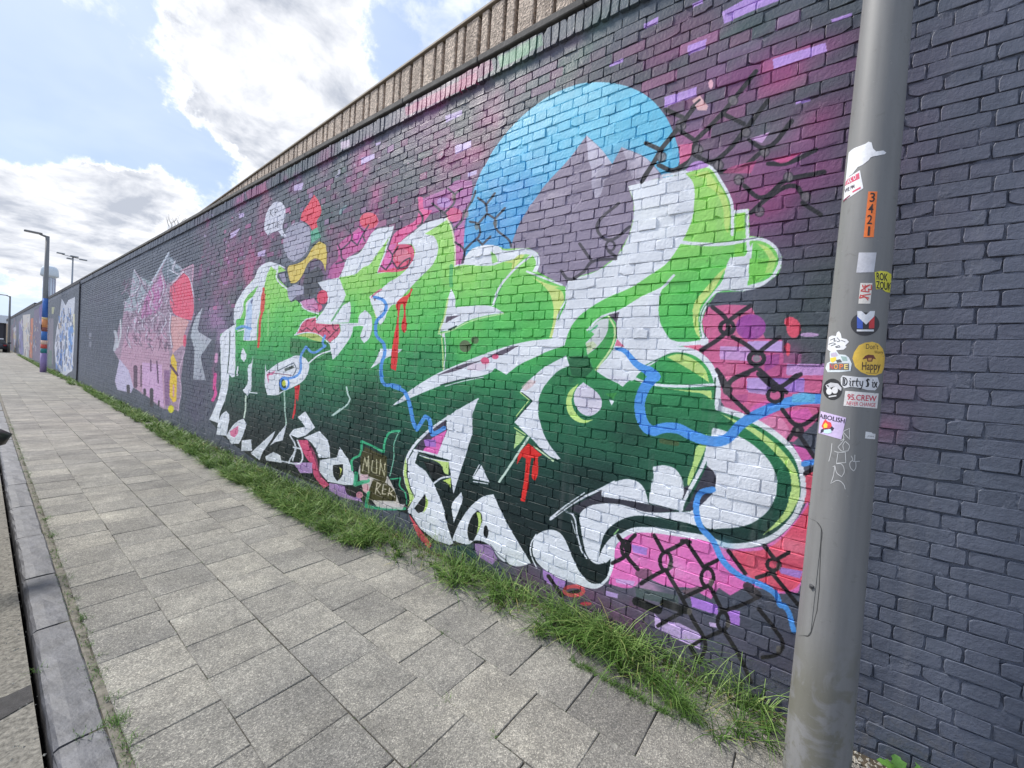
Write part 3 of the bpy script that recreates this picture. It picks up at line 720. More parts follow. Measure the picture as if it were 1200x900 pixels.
    pl('m7', [(505, 85), (600, 30), (700, 8), (780, 40), (820, 100), (842, 186), (510, 132)]); st('m7', [(150, 292), (320, 172), (505, 78), (600, 28)], 17); st('m7', [(150, 280), (250, 200), (390, 105)], 8, WHT); st('m7', [(190, 262), (300, 180), (420, 100)], 6, (16, 32, 34))
    pl('m7', [(508, 85), (512, 132), (845, 186), (1045, 235), (830, 243), (640, 188), (520, 180), (420, 200), (350, 252), (285, 215), (400, 150)], (58, 58, 70)); st('m7', [(868, 10), (850, 130)], 7)
    pl('m7', [(355, 262), (410, 205), (520, 180), (640, 188), (830, 240), (1060, 240), (1210, 232), (1210, 345), (1080, 312), (900, 278), (740, 268), (620, 310), (540, 380), (505, 470), (495, 560), (530, 600), (470, 606), (410, 550), (380, 450), (365, 350)])
    pl('m7', [(488, 575), (520, 490), (600, 402), (660, 385), (610, 480), (580, 560), (540, 600)])
    pl('m7', [(25, 480), (40, 420), (90, 378), (160, 365), (220, 390), (265, 460), (310, 570), (370, 680), (440, 740), (500, 745), (550, 690), (578, 480), (605, 470), (590, 640), (552, 722), (480, 777), (400, 770), (280, 730), (130, 660), (60, 600), (30, 540)])
    st('m7', [(250, 232), (310, 262), (340, 400), (370, 510), (405, 565)], 10); st('m7', [(50, 398), (12, 470), (20, 560), (52, 632)], 9); st('m7', [(300, 300), (335, 420)], 5); st('m7', [(600, 395), (630, 362)], 10, (150, 200, 130))
    # lower right wedge
    pl('n8', [(710, 235), (640, 250), (560, 310), (490, 400), (440, 500), (420, 560), (540, 586), (580, 560), (680, 590), (760, 690), (870, 742), (972, 722), (900, 600), (800, 430)])
    pl('n8', [(600, 348), (628, 380), (618, 460), (570, 562), (538, 560), (528, 490), (558, 390)], (16, 28, 30)); pl('n8', [(590, 362), (618, 365), (624, 430), (590, 525), (604, 430)], (206, 232, 130)); r.ell('n8', 656, 500, 26, 58, WHT); r.ell('n8', 656, 500, 17, 46, (20, 26, 32)); st('n8', [(690, 590), (740, 650), (800, 700)], 8, (90, 90, 110), .6)
    # lower left letter
    r.poly(P('n7', [(1152, 0), (1015, 0), (930, 75), (932, 180), (842, 400), (942, 432), (965, 600), (985, 742), (1030, 600), (1100, 380), (1152, 210)]), WHT, sm=False); r.poly(P('n5', [(600, 645), (380, 780), (385, 900), (560, 900), (560, 760)]), WHT, sm=False)
    st('n5', [(600, 645), (480, 715), (380, 780)], 12); r.stroke(P('n5', [(390, 770)], 'n7', [(950, 60), (860, 120), (740, 212), (645, 310), (592, 390), (562, 480), (556, 560), (582, 680), (640, 780)]), 3.2, WHT)
    pl('n7', [(920, 88), (932, 180), (842, 398), (642, 355), (700, 270), (780, 190)], (74, 66, 84), sm=False); pl('n7', [(928, 180), (845, 396), (712, 378), (730, 340), (800, 250)], (238, 112, 190), sm=False); pl('n7', [(725, 262), (832, 265), (832, 330), (740, 322)], (176, 120, 206), sm=False)
    r.poly(P('n7', [(640, 355), (678, 372), (645, 470), (740, 540), (810, 650), (860, 762), (910, 900)], 'n8', [(362, 360), (390, 470), (428, 582), (400, 592), (300, 560), (200, 480), (130, 380), (108, 360), (157, 270), (110, 150), (105, 0)]), WHT, sm=False); st('n7', [(640, 355), (740, 375), (850, 405), (940, 432)], 16)
    pl('n7', [(568, 420), (550, 500), (556, 620), (602, 800), (582, 860), (642, 780), (592, 650), (576, 520)], (206, 234, 140)); st('n7', [(640, 790), (590, 880)], 12); st('n7', [(585, 430), (575, 540), (600, 660), (645, 770)], 7, (14, 30, 30))
    pl('n8', [(230, 232), (245, 300), (215, 355), (180, 368), (152, 335)], (14, 24, 28)); pl('n8', [(232, 245), (250, 290), (238, 340), (215, 368), (234, 300)], (206, 232, 130)); pl('n7', [(700, 412), (946, 458), (942, 572), (912, 562), (870, 480)], (206, 232, 140)); st('n7', [(690, 402), (820, 440), (940, 458)], 8); pl('n7', [(720, 455), (850, 480), (905, 560), (935, 580), (820, 640)], (12, 22, 26))
    pl('n7', [(890, 625), (962, 600), (962, 690), (930, 645)], (206, 232, 120)); st('n7', [(812, 648), (880, 602), (965, 588)], 16); pl('n8', [(485, 220), (492, 260), (430, 435), (420, 300)]); pl('n8', [(625, 30), (682, 152), (563, 126)]); st('n8', [(566, 112), (612, 28)], 7); st('n8', [(570, 145), (670, 162)], 7)
    # lines and eye of the middle
    st('m5', [(238, 432), (30, 750)], 16, (216, 236, 220)); pl('m5', [(150, 390), (212, 430), (180, 472), (135, 517)], (190, 226, 150)); st('m5', [(138, 368), (215, 418)], 8, PALE); st('m5', [(272, 500), (410, 602)], 10, (214, 234, 190))
    pl('m5', [(588, 55), (520, 120), (500, 200), (530, 290), (622, 336), (697, 310), (622, 312), (560, 252), (540, 170)], (206, 238, 140)); pl('m5', [(620, 48), (735, 140), (752, 210), (720, 260), (660, 286), (600, 262), (555, 180), (570, 100)], (226, 220, 234)); pl('m5', [(800, 168), (838, 182), (820, 212)]); pl('m5', [(770, -10), (900, 80), (960, 20)], (226, 226, 236)); pl('m5', [(775, 130), (860, 120), (830, 170)], (70, 160, 76), .8)
    pl('m5', [(235, 478), (332, 560), (302, 572), (300, 700), (282, 742), (262, 722), (276, 582), (255, 580), (240, 680), (235, 760), (210, 890), (178, 882), (205, 740), (218, 585), (190, 570), (153, 628), (165, 560), (200, 510)], (232, 46, 42))
    st('m6', [(90, 460), (200, 480)], 36, (96, 92, 50), .6)
    # left lower pieces
    pl('n6', [(335, 55), (367, 130), (345, 182), (315, 140)]); pl('n6', [(425, 118), (410, 300), (405, 430), (375, 480), (335, 430), (375, 370), (385, 210), (408, 190)]); st('n6', [(362, 480), (358, 580), (345, 672)], 13, (214, 232, 214)); st('n6', [(350, 445), (460, 456)], 9)
    pl('n6', [(190, 830), (230, 760), (290, 700), (340, 680), (362, 720), (350, 790), (320, 860), (300, 900), (230, 900)]); pl('n6', [(218, 792), (296, 740), (290, 805), (262, 845), (230, 830)], (236, 130, 170))
    pl('n6', [(532, 190), (540, 270), (640, 195), (740, 150), (800, 125), (870, 140), (916, 200), (905, 280), (860, 350), (740, 420), (690, 442), (640, 472), (550, 472), (530, 390)]); pl('n6', [(650, 340), (690, 310), (720, 420), (655, 450)], (24, 64, 50)); pl('n6', [(540, 290), (620, 258), (600, 290), (565, 300), (560, 372)], (230, 130, 170)); pl('n6', [(700, 240), (780, 210), (782, 236), (705, 266)], (92, 104, 100), sm=False); st('n6', [(640, 190), (640, 260), (780, 190), (802, 240), (770, 310)], 8, (80, 96, 110)); st('n6', [(560, 275), (690, 290), (760, 300)], 8, (150, 110, 130))
    r.ell('n6', 700, 370, 38, 52, (70, 140, 230), 1, hole=18); r.ell('n6', 695, 370, 16, 26, (206, 214, 70)); st('n6', [(700, 430), (705, 600), (715, 735)], 12, (176, 206, 190)); 
    pl('n6', [(790, 400), (836, 380), (822, 530), (805, 500), (795, 620), (780, 686), (765, 672), (790, 540)], (226, 46, 56)); st('n6', [(915, 192), (1000, 122), (1120, 80)], 13); st('n6', [(985, 150), (1080, 100)], 5, (150, 220, 150)); st('n6', [(1120, 650), (1200, 590)], 12, (200, 226, 214)); st('H', [(1030, 118), (1038, 160), (1050, 190), (1000, 250), (950, 284)], 9, (206, 230, 220)); st('H', [(890, 130), (895, 160)], 6, (110, 170, 140))
    pl('H', [(418, 430), (472, 425), (477, 492), (413, 492)], sm=False); pl('H', [(468, 505), (560, 420), (612, 374), (600, 410), (540, 500), (520, 547)], sm=False); pl('H', [(580, 462), (640, 380), (680, 333), (655, 430), (610, 442)], sm=False); pl('H', [(745, 294), (786, 258), (845, 355), (790, 402), (745, 416), (697, 395), (720, 365), (790, 350)], sm=False); pl('H', [(555, 525), (600, 498), (640, 520), (652, 562), (560, 548)])
    pl('H', [(780, 415), (870, 376), (920, 430), (936, 532), (870, 532), (830, 450)]); pl('H', [(740, 428), (800, 428), (850, 520), (882, 640), (930, 690), (900, 712), (840, 640), (830, 590), (780, 510)], (226, 88, 130)); st('H', [(810, 450), (850, 540), (880, 640)], 14, (110, 50, 80), .7); pl('H', [(875, 545), (975, 530), (990, 468), (1040, 540), (1072, 620), (1087, 692), (1020, 692), (920, 672), (870, 612)], sm=False)
    pl('H', [(950, 575), (1010, 570), (1005, 640), (975, 670), (955, 640)], (18, 26, 30)); pl('H', [(985, 583), (1005, 600), (985, 657), (995, 610)], (216, 226, 110)); pl('H', [(930, 680), (1020, 700), (1100, 762), (1130, 792), (1000, 762), (930, 722)], (190, 150, 206)); pl('H', [(720, 560), (830, 560), (830, 622), (760, 622)], (200, 160, 214)); pl('H', [(1020, 700), (1085, 735), (1080, 765), (1030, 740)], (30, 20, 34), .9)
    for q in [[(700, 400), (732, 470), (690, 560), (650, 552)], [(742, 430), (772, 520), (760, 562), (690, 562)], [(720, 470), (760, 480)], [(735, 470), (715, 550)]]: st('H', q, 9)
    # small tag, bottom left
    pl('n7', [(150, 540), (190, 420), (250, 440), (410, 590), (480, 740), (520, 860), (320, 860), (190, 690), (160, 600)], (222, 214, 206), .95)
    pl('n7', [(175, 410), (210, 325), (300, 370), (395, 410), (400, 600), (385, 640), (250, 590), (165, 560)], (72, 68, 34)); pl('n7', [(280, 610), (400, 650), (480, 745), (480, 805), (250, 795), (235, 760)], (72, 68, 34))
    for q in [[(185, 540), (205, 420)], [(205, 420), (225, 500), (240, 410)], [(240, 410), (240, 560)], [(275, 450), (275, 550), (310, 560), (308, 440)], [(335, 570), (345, 440)], [(345, 470), (380, 590), (385, 470)]]:
        st('n7', q, 10, (212, 206, 170), .85)
    for q in [[(300, 740), (315, 640), (345, 660), (312, 700), (345, 745)], [(400, 660), (370, 655), (360, 740), (395, 742)], [(365, 700), (392, 700)], [(425, 690), (415, 755)], [(465, 700), (425, 730), (470, 770)]]:
        st('n7', q, 10, (224, 214, 190), .85)
    GT = (66, 190, 136)
    st('n7', [(98, 532), (95, 440), (160, 400), (180, 278), (270, 320), (370, 372), (385, 270), (430, 200), (512, 188)], 20, GT, .95); st('n7', [(505, 200), (465, 300), (460, 420), (428, 582)], 9, (136, 206, 176), .9); st('n7', [(432, 612), (520, 602), (510, 670), (562, 730), (575, 830)], 12, GT, .9); st('n7', [(130, 560), (120, 660), (180, 640), (235, 625)], 34, GT, .85); st('n7', [(240, 730), (215, 850), (360, 870), (560, 870)], 26, GT, .9); pl('n7', [(330, 815), (380, 810), (480, 830), (560, 830), (540, 880), (340, 865)], (230, 220, 220), .8); pl('n7', [(170, 570), (240, 570), (230, 620), (160, 620)], (226, 190, 200), .9); r.ell('n7', 215, 690, 28, 38, (232, 180, 186)); r.ell('n7', 160, 750, 32, 30, (226, 150, 170)); pl('n7', [(30, 680), (130, 700), (130, 770), (60, 740)], (36, 26, 40), .9)
    # ---- blue cables
    r.stroke(P('n3', [(740, 62), (820, 90), (845, 140), (820, 210), (765, 268), (758, 400), (820, 468), (832, 560), (805, 640), (800, 740), (832, 830), (900, 835), (960, 850)], 'n5', [(0, 558), (80, 592), (108, 640), (130, 730), (150, 820), (172, 862), (230, 768), (258, 790), (278, 880), (300, 890)], 'n7', [(800, 220), (860, 190), (905, 162)]), 3.6, BLU, .95, 5.0)
    r.stroke(P('n6', [(700, 330), (770, 320), (830, 280), (848, 120), (890, 48), (950, 100), (1060, 40)], 'n3', [(290, 480), (305, 400)]), 3.0, (104, 164, 236), .95, 2.6)
    r.stroke(P('m3', [(490, 592), (545, 605), (640, 705), (720, 750)]), 3.2, BLU, 1, 10)
    r.stroke(P('m3', [(720, 750), (770, 790)], 'm5', [(1110, 20), (1030, 140), (1020, 260), (1070, 370), (1130, 390)], 'm6', [(60, 382), (200, 372), (300, 420), (430, 462), (540, 452), (650, 345), (800, 258), (1000, 185), (1160, 165), (1300, 175)]), 12.5, BLU, 1, 12)
    r.poly(P('m6', [(1010, 135), (1100, 120), (1170, 135), (1165, 190), (1010, 190)]), (112, 196, 240), .9); st('m6', [(1090, 622), (1200, 600)], 40, BLU)
    r.stroke(P('m8', [(332, 82), (245, 108), (215, 200), (245, 340), (330, 440), (400, 580), (520, 690), (680, 755), (780, 825), (812, 900)], 'G', [(955, 330), (992, 420)]), 7.5, BLU, 1, 6); r.mist((848, 640), .05, .04, (150, 214, 246), .7)
    # ---- painted chain link
    CH = (42, 40, 48)
    for q in [[(85, 440), (170, 480), (300, 320), (400, 190)], [(200, 245), (300, 290)], [(170, 480), (130, 555), (60, 665)], [(160, 570), (240, 600), (300, 570), (360, 470), (380, 430), (290, 370)], [(380, 420), (520, 280), (640, 130), (730, 20)], [(370, 510), (470, 550), (560, 490), (660, 370), (800, 190)], [(540, 270), (660, 330)], [(690, 420), (780, 470), (940, 310)], [(520, 610), (640, 590), (760, 490)], [(800, 560), (900, 560), (1080, 480)], [(660, 690), (760, 760), (900, 660), (1130, 610)], [(700, 850), (800, 760), (960, 690), (1000, 740)], [(1000, 790), (1110, 860)]]:
        st('o1', q, 26, (30, 30, 36), .95)
    for cx, cy in [(670, 375), (780, 490), (630, 655), (920, 640), (750, 840), (1020, 755), (595, 190), (290, 335), (390, 480), (175, 520), (510, 570)]:
        r.ell('o1', cx, cy, 26, 28, (120, 114, 118), .85); r.ell('o1', cx, cy, 28, 30, CH, .6, hole=9)
    for q in [[(250, 605), (390, 512), (450, 450)], [(330, 300), (430, 390), (440, 450)], [(600, 290), (480, 370), (440, 400)], [(470, 510), (560, 560), (640, 620)], [(800, 512), (680, 600), (640, 640)], [(640, 730), (470, 812), (420, 860)], [(360, 740), (420, 830), (440, 890)], [(660, 740), (770, 840), (850, 900)], [(950, 772), (830, 850), (760, 890)]]:
        st('m4', q, 30, CH, .95)
    r.ell('m4', 432, 445, 48, 44, CH, 1, hole=28); r.ell('m4', 640, 662, 52, 44, CH, 1, hole=32); r.ell('m4', 640, 662, 26, 24, (150, 140, 150))
    for q in [[(770, -10), (900, 85), (1040, 0)], [(500, 0), (540, 100), (700, 262)], [(700, -10), (600, 20), (540, 110)], [(940, 240), (1050, 352), (1200, 275)], [(1050, 352), (985, 450)], [(1060, 420), (1165, 575)], [(1100, 692), (1190, 640)]]:
        st('m6', q, 30, CH, .97)
    r.ell('m6', 890, 140, 52, 46, CH, 1, hole=26); r.ell('m6', 1050, 392, 45, 42, CH, .9); r.ell('m6', 1046, 385, 14, 14, (120, 112, 112)); r.ell('m6', 555, 100, 34, 40, (74, 68, 74), .9)
    for q in [[(80, 270), (150, 228), (165, 160), (200, 120)], [(110, 125), (150, 190), (158, 235), (215, 302)], [(300, 122), (350, 215)], [(350, 215), (440, 170), (470, 150)], [(230, 378), (300, 335), (360, 305)], [(360, 305), (450, 460), (500, 560), (570, 700), (545, 780)], [(445, 152), (490, 158)], [(470, 155), (560, 290)], [(560, 290), (632, 255)], [(590, 385), (520, 420), (450, 452)], [(590, 385), (660, 525)], [(660, 525), (740, 500), (850, 450)], [(670, 622), (540, 680), (490, 712), (540, 795)], [(670, 630), (750, 760), (812, 900)], [(320, 600), (400, 555), (470, 515)], [(690, 205), (780, 325)], [(850, 510), (930, 612), (978, 700), (950, 750), (870, 768)], [(880, 178), (940, 252)], [(940, 252), (1010, 213)], [(930, 318), (840, 347)], [(920, 318), (1060, 492)]]:
        st('o2', q, 21, (30, 28, 32), .97)
    st('o2', [(350, 480), (470, 520)], 40, (26, 26, 28), .95); st('o2', [(205, 470), (320, 518)], 46, (22, 22, 26), .97); st('o2', [(790, 392), (845, 440)], 48, (48, 42, 46), .85)
    for cx, cy, rx, ry in [(148, 192, 20, 40), (360, 260, 30, 48), (580, 345, 32, 46), (662, 575, 28, 46), (928, 278, 34, 30)]:
        r.ell('o2', cx, cy, rx, ry, (30, 28, 32), .97, hole=19)
    for cx, cy in [(385, 285), (600, 372), (690, 590), (955, 288), (955, 722), (485, 525)]:
        r.ell('o2', cx, cy, 14, 20, (110, 104, 96), .75)
    st('m7', [(135, 690), (190, 770), (230, 830)], 26, (26, 24, 28)); st('m7', [(240, 822), (345, 797)], 26, (26, 24, 28)); r.ell('m7', 315, 795, 68, 32, (232, 92, 96), .9, hole=26); r.ell('m7', 400, 885, 40, 14, (236, 70, 100))
    for q in [[(370, 195), (410, 250), (402, 320), (370, 342)], [(500, 140), (600, 225), (625, 245)], [(640, 10), (700, 60), (760, 10)], [(700, 60), (690, 135), (610, 220)], [(780, 205), (765, 280), (690, 362)], [(700, 480), (780, 552), (760, 662)], [(780, 552), (850, 480), (912, 420), (900, 320), (830, 300)], [(780, 220), (850, 110), (880, 30)], [(910, 310), (980, 230), (1050, 272), (1140, 180)], [(980, 210), (970, 150), (900, 90)], [(970, 150), (1050, 50)], [(1050, 272), (1060, 360), (1180, 470), (1195, 520)], [(900, 460), (940, 502), (1010, 430)]]:
        st('o3', q, 19, (46, 46, 62), .88)
    for cx, cy in [(890, 340), (1055, 310), (690, 90), (800, 235)]: r.ell('o3', cx, cy, 20, 34, (128, 116, 100), .6)
    for q in [[(415, 340), (445, 400), (530, 320), (540, 250), (500, 220), (470, 160)], [(445, 400), (455, 470), (488, 495), (400, 520)], [(535, 310), (590, 355), (640, 260), (690, 180)], [(600, 190), (650, 232)], [(640, 280), (660, 322)], [(860, 380), (890, 290)]]:
        st('n2', q, 13, (58, 44, 72), .88)
    for q in [[(510, 350), (360, 500), (370, 560), (440, 610), (590, 515)], [(235, 635), (320, 755)], [(490, 740), (320, 765), (270, 830)], [(270, 830), (160, 885), (105, 825)], [(440, 690), (490, 725)]]:
        st('m1', q, 21, (62, 58, 70), .93)
    r.ell('m1', 452, 650, 30, 34, (62, 58, 70), .9, hole=16)
    r.poly(P('m2', [(140, 175), (200, 120), (255, 115), (305, 145), (280, 160), (150, 185)]), (198, 150, 218)); r.poly(P('m2', [(90, 0), (190, -10), (170, 90), (100, 140)]), (238, 118, 166), .9); r.poly(P('o1', [(690, 415), (810, 375), (765, 440)]), (214, 172, 218)); r.poly(P('o1', [(355, 190), (400, 160), (450, 225), (440, 250), (390, 250)]), (238, 190, 192)); r.ell('o1', 465, 95, 14, 28, (238, 180, 196)); st('o1', [(350, 230), (400, 185)], 12, (50, 46, 54))
    for q in [[(430, 170), (640, 110), (600, 200), (400, 200)]]: r.poly(P('m2', q), (204, 88, 140), .7)
    r.poly(P('m2', [(740, 100), (960, 50), (820, 130)]), (226, 92, 150), .8)
    # wear: bare flecks and smears all over
    for k in range(260):
        y = -1 + 10 * r.rng.random() ** 1.6; z = .1 + 3.7 * r.rng.random()
        ix, iz = int((y - r.y0) * r.ppm), int(z * r.ppm); s = int(1 + 3 * r.rng.random() ** 2)
        if 0 < ix < r.w - 5 and 0 < iz < r.h - 5:
            r.img[iz:iz + max(1, s // 2), ix:ix + s] = r.img[iz, ix] * .6 + np.array([60, 58, 62]) * .4


def paint_far(r):
    pl = lambda c, pts, col=WHT, a=1.0, sm=False: r.poly(P(c, pts), col, a, sm)
    st = lambda c, pts, w, col=WHT, a=1.0: r.stroke(P(c, pts), w / CROPS[c][2], col, a)
    for p, ry, rz, c, a in [((235, 350), .8, .5, (92, 70, 98), .5), ((228, 430), .8, .5, (82, 76, 98), .5), ((215, 300), 1.0, .3, (84, 84, 100), .5), ((110, 390), 3, .6, (84, 86, 104), .5), ((115, 350), 2, .4, (92, 88, 108), .5)]:
        r.mist(p, ry, rz, c, a)
    r.poly(P('q1', [(105, 730), (130, 760), (155, 640), (165, 760), (185, 560), (200, 480), (240, 430), (275, 190), (330, 260), (400, 300), (440, 290), (580, 40), (600, 110), (690, 170), (700, 200), (800, 145), (795, 330), (810, 440), (800, 620), (770, 700), (740, 800), (730, 900)],
             'q2', [(720, 160), (690, 400), (672, 690), (640, 680), (530, 670), (460, 620), (400, 560), (350, 540), (270, 470), (250, 530), (200, 510), (130, 500), (110, 430), (150, 250), (100, 160), (110, 20)]), (172, 146, 166), sm=False)
    pl('q1', [(200, 480), (240, 430), (275, 190), (340, 330), (390, 400), (300, 560), (190, 560)], (166, 176, 186)); pl('q1', [(330, 260), (400, 290), (440, 300), (400, 380)], (150, 166, 172)); pl('q1', [(520, 200), (580, 60), (690, 180), (680, 240), (600, 310), (560, 330)], (120, 132, 146))
    pl('q1', [(380, 430), (520, 230), (560, 330), (500, 560), (330, 640)], (196, 124, 176)); pl('q1', [(700, 220), (750, 250), (790, 400), (802, 560), (780, 640), (700, 622), (620, 572), (590, 440), (600, 320), (650, 290)], (238, 98, 128), sm=True)
    r.poly(P('q1', [(600, 600), (700, 620), (760, 650), (720, 760), (730, 880)], 'q2', [(700, 110), (620, 180), (600, 100)]), (224, 172, 172), sm=False); st('q2', [(725, 30), (722, 110)], 26, (232, 84, 120), .9)
    pl('q2', [(200, 0), (560, 0), (590, 200), (590, 560), (540, 660), (450, 600), (340, 520), (270, 480), (150, 260)], (198, 158, 180)); pl('q2', [(150, 230), (230, 330), (272, 480), (250, 530), (130, 500), (110, 420)], (206, 196, 222)); pl('q2', [(350, 260), (520, 280), (540, 660), (450, 600), (350, 520)], (216, 176, 212)); pl('q2', [(540, 330), (590, 330), (590, 640), (550, 640)], (150, 110, 150))
    for q, w, c in [([(290, 300), (290, 470)], 34, (88, 62, 88)), ([(340, 290), (340, 470)], 12, (88, 62, 88)), ([(425, 240), (425, 335)], 14, (110, 80, 110)), ([(478, 250), (490, 440)], 14, (96, 66, 96)), ([(432, 500), (432, 640)], 32, (60, 56, 66)), ([(225, 470), (228, 520)], 30, (60, 56, 66)), ([(370, 500), (372, 540)], 24, (60, 56, 66)), ([(495, 600), (495, 640)], 16, (60, 56, 66))]:
        st('q2', q, w, c, .9)
    pl('q2', [(620, 180), (652, 260), (655, 360), (650, 600), (620, 612), (590, 560), (590, 430), (605, 330), (600, 220)], (236, 202, 60)); st('q2', [(600, 290), (660, 372)], 20, (96, 60, 90)); r.ell('q2', 602, 670, 26, 34, (226, 218, 44)); st('q2', [(625, 460), (625, 560)], 12, (226, 170, 180))
    st('q1', [(582, 50), (440, 300), (330, 530), (280, 650)], 15, (206, 216, 228), .95); st('q1', [(280, 200), (330, 300), (395, 400)], 14, (110, 110, 128), .9); st('q1', [(600, 110), (640, 160), (690, 190)], 26, (206, 216, 226), .6); st('q1', [(575, 60), (560, 400), (470, 600), (520, 580)], 9, (206, 206, 220), .6); st('q1', [(590, 200), (680, 250)], 8); st('q1', [(795, 150), (700, 205)], 10, (216, 170, 190)); st('q1', [(798, 160), (790, 300)], 16, (216, 170, 190), .7)
    st('q1', [(110, 740), (125, 800), (105, 900)], 26, (200, 204, 212), .9); st('q1', [(158, 640), (160, 760), (130, 880)], 14, (210, 210, 216)); st('q2', [(722, 160), (672, 360), (692, 480), (662, 690)], 8, (222, 192, 212), .9)
    for q in [[(240, 430), (300, 380), (330, 300), (280, 200)], [(200, 480), (260, 520), (320, 500), (380, 400)], [(230, 560), (300, 600), (280, 700), (330, 760)], [(400, 330), (440, 420), (420, 520), (480, 560)], [(520, 240), (540, 360), (500, 480)], [(430, 640), (500, 570), (560, 640), (520, 740), (560, 800)], [(230, 700), (210, 800), (250, 880)], [(330, 620), (400, 700), (380, 820), (440, 880)], [(600, 580), (590, 700), (610, 880)], [(600, 330), (650, 280), (710, 215), (760, 260), (800, 420)], [(310, 660), (350, 640), (350, 700)], [(640, 120), (620, 200), (680, 240)]]:
        st('q1', q, 12, (220, 214, 226), .9); st('q1', [(a + 9, b + 8) for a, b in q], 5, (84, 60, 84), .6)
    for k in range(260):
        x = 190 + 420 * r.rng.random(); y = 250 + 600 * r.rng.random()
        st('q1', [(x, y), (x + 40 * (r.rng.random() - .5), y + 50 * r.rng.random()), (x + 60 * (r.rng.random() - .5), y + 90 * r.rng.random())], 9, [(206, 200, 214), (108, 70, 100), (90, 76, 96), (214, 160, 190)][int(r.rng.integers(4))], .5)
    r.poly(P('q1', [(880, 528), (835, 720), (850, 745), (962, 812)], 'q2', [(962, 58), (860, 210), (872, 260), (907, 418), (798, 410), (808, 200), (805, 130), (775, 30)], 'q1', [(770, 810), (792, 690), (825, 600)]), (186, 192, 200), sm=False)
    st('q2', [(1005, 190), (1000, 250)], 26, (226, 170, 210), .8)
    st('K', [(795, 235), (790, 270)], 22, (150, 152, 166), .8); st('K', [(795, 310), (790, 340)], 22, (146, 148, 162), .8); st('K', [(760, 180), (765, 250), (820, 270)], 6, (58, 60, 70), .8)
    # white and blue piece
    r.poly(P('J', [(250, 700), (262, 600), (285, 640), (300, 610), (340, 590), (335, 700)], 'K', [(655, 60), (655, 250), (635, 560), (600, 580), (580, 600), (540, 590), (490, 500), (480, 350), (500, 180)]), (214, 216, 226), sm=False)
    for q, c in [([(510, 370), (550, 370), (545, 520), (515, 500)], (90, 130, 200)), ([(600, 180), (645, 150), (635, 400), (602, 380)], (100, 150, 216)), ([(490, 480), (530, 560), (490, 540)], (110, 150, 210)), ([(640, 60), (658, 60), (655, 240), (642, 240)], (226, 220, 190)), ([(570, 250), (585, 250), (575, 500), (565, 500)], (120, 140, 170)), ([(520, 100), (545, 90), (540, 180), (515, 200)], (206, 190, 176))]:
        pl('K', q, c, .9)
    for k in range(150):
        x = 500 + 140 * r.rng.random(); y = 10 + 520 * r.rng.random()
        st('K', [(x, y), (x + 20 * (r.rng.random() - .5), y + 70 * r.rng.random())], 8, [(120, 130, 160), (236, 236, 240), (110, 150, 216), (90, 92, 110)][int(r.rng.integers(4))], .7)
    for q, c in [([(430, 100), (470, 100), (465, 500), (425, 500)], (140, 130, 144)), ([(455, 0), (480, 0), (470, 60), (455, 60)], (196, 196, 150)), ([(300, 30), (362, 0), (362, 480), (290, 460)], (126, 112, 140)), ([(345, 0), (375, -40), (380, 170), (350, 130)], (110, 84, 160)), ([(200, 70), (265, 60), (250, 450), (208, 440)], (214, 206, 198)), ([(270, 100), (292, 95), (282, 450), (258, 440)], (206, 112, 76)), ([(165, 130), (195, 110), (205, 440), (170, 400)], (132, 126, 176)), ([(120, 180), (142, 170), (140, 360), (122, 350)], (206, 200, 210)), ([(100, 160), (118, 150), (112, 380), (100, 370)], (120, 92, 104)), ([(60, 150), (90, 130), (86, 370), (60, 360)], (150, 128, 96)), ([(420, 380), (460, 380), (455, 520), (425, 520)], (96, 122, 112))]:
        pl('K', q, c, .85)
    for k in range(240):
        x = 20 + 420 * r.rng.random(); y0_ = 80 + 330 * r.rng.random()
        st('K', [(x, y0_), (x + 16 * (r.rng.random() - .5), y0_ + 60 * r.rng.random())], 6, [(120, 130, 160), (206, 206, 210), (150, 110, 130), (90, 92, 110), (200, 170, 110)][int(r.rng.integers(5))], .6)


def raster_image(name, r):
    img = bpy.data.images.new(name, r.w, r.h, alpha=False, float_buffer=False)
    a = np.ones((r.h, r.w, 4), np.float32)
    a[:, :, :3] = np.clip(r.img / 255.0, 0, 1)
    img.pixels.foreach_set(a.ravel())
    img.update(); img.pack()
    return img


NEAR = Raster(-1.2, 10.0, 4.15, 270, 3)
paint(NEAR)
FAR = Raster(9.2, 85.0, 4.15, 90, 4)
paint(FAR, True)
IMG_NEAR = raster_image("mural_near", NEAR)
IMG_FAR = raster_image("mural_far", FAR)
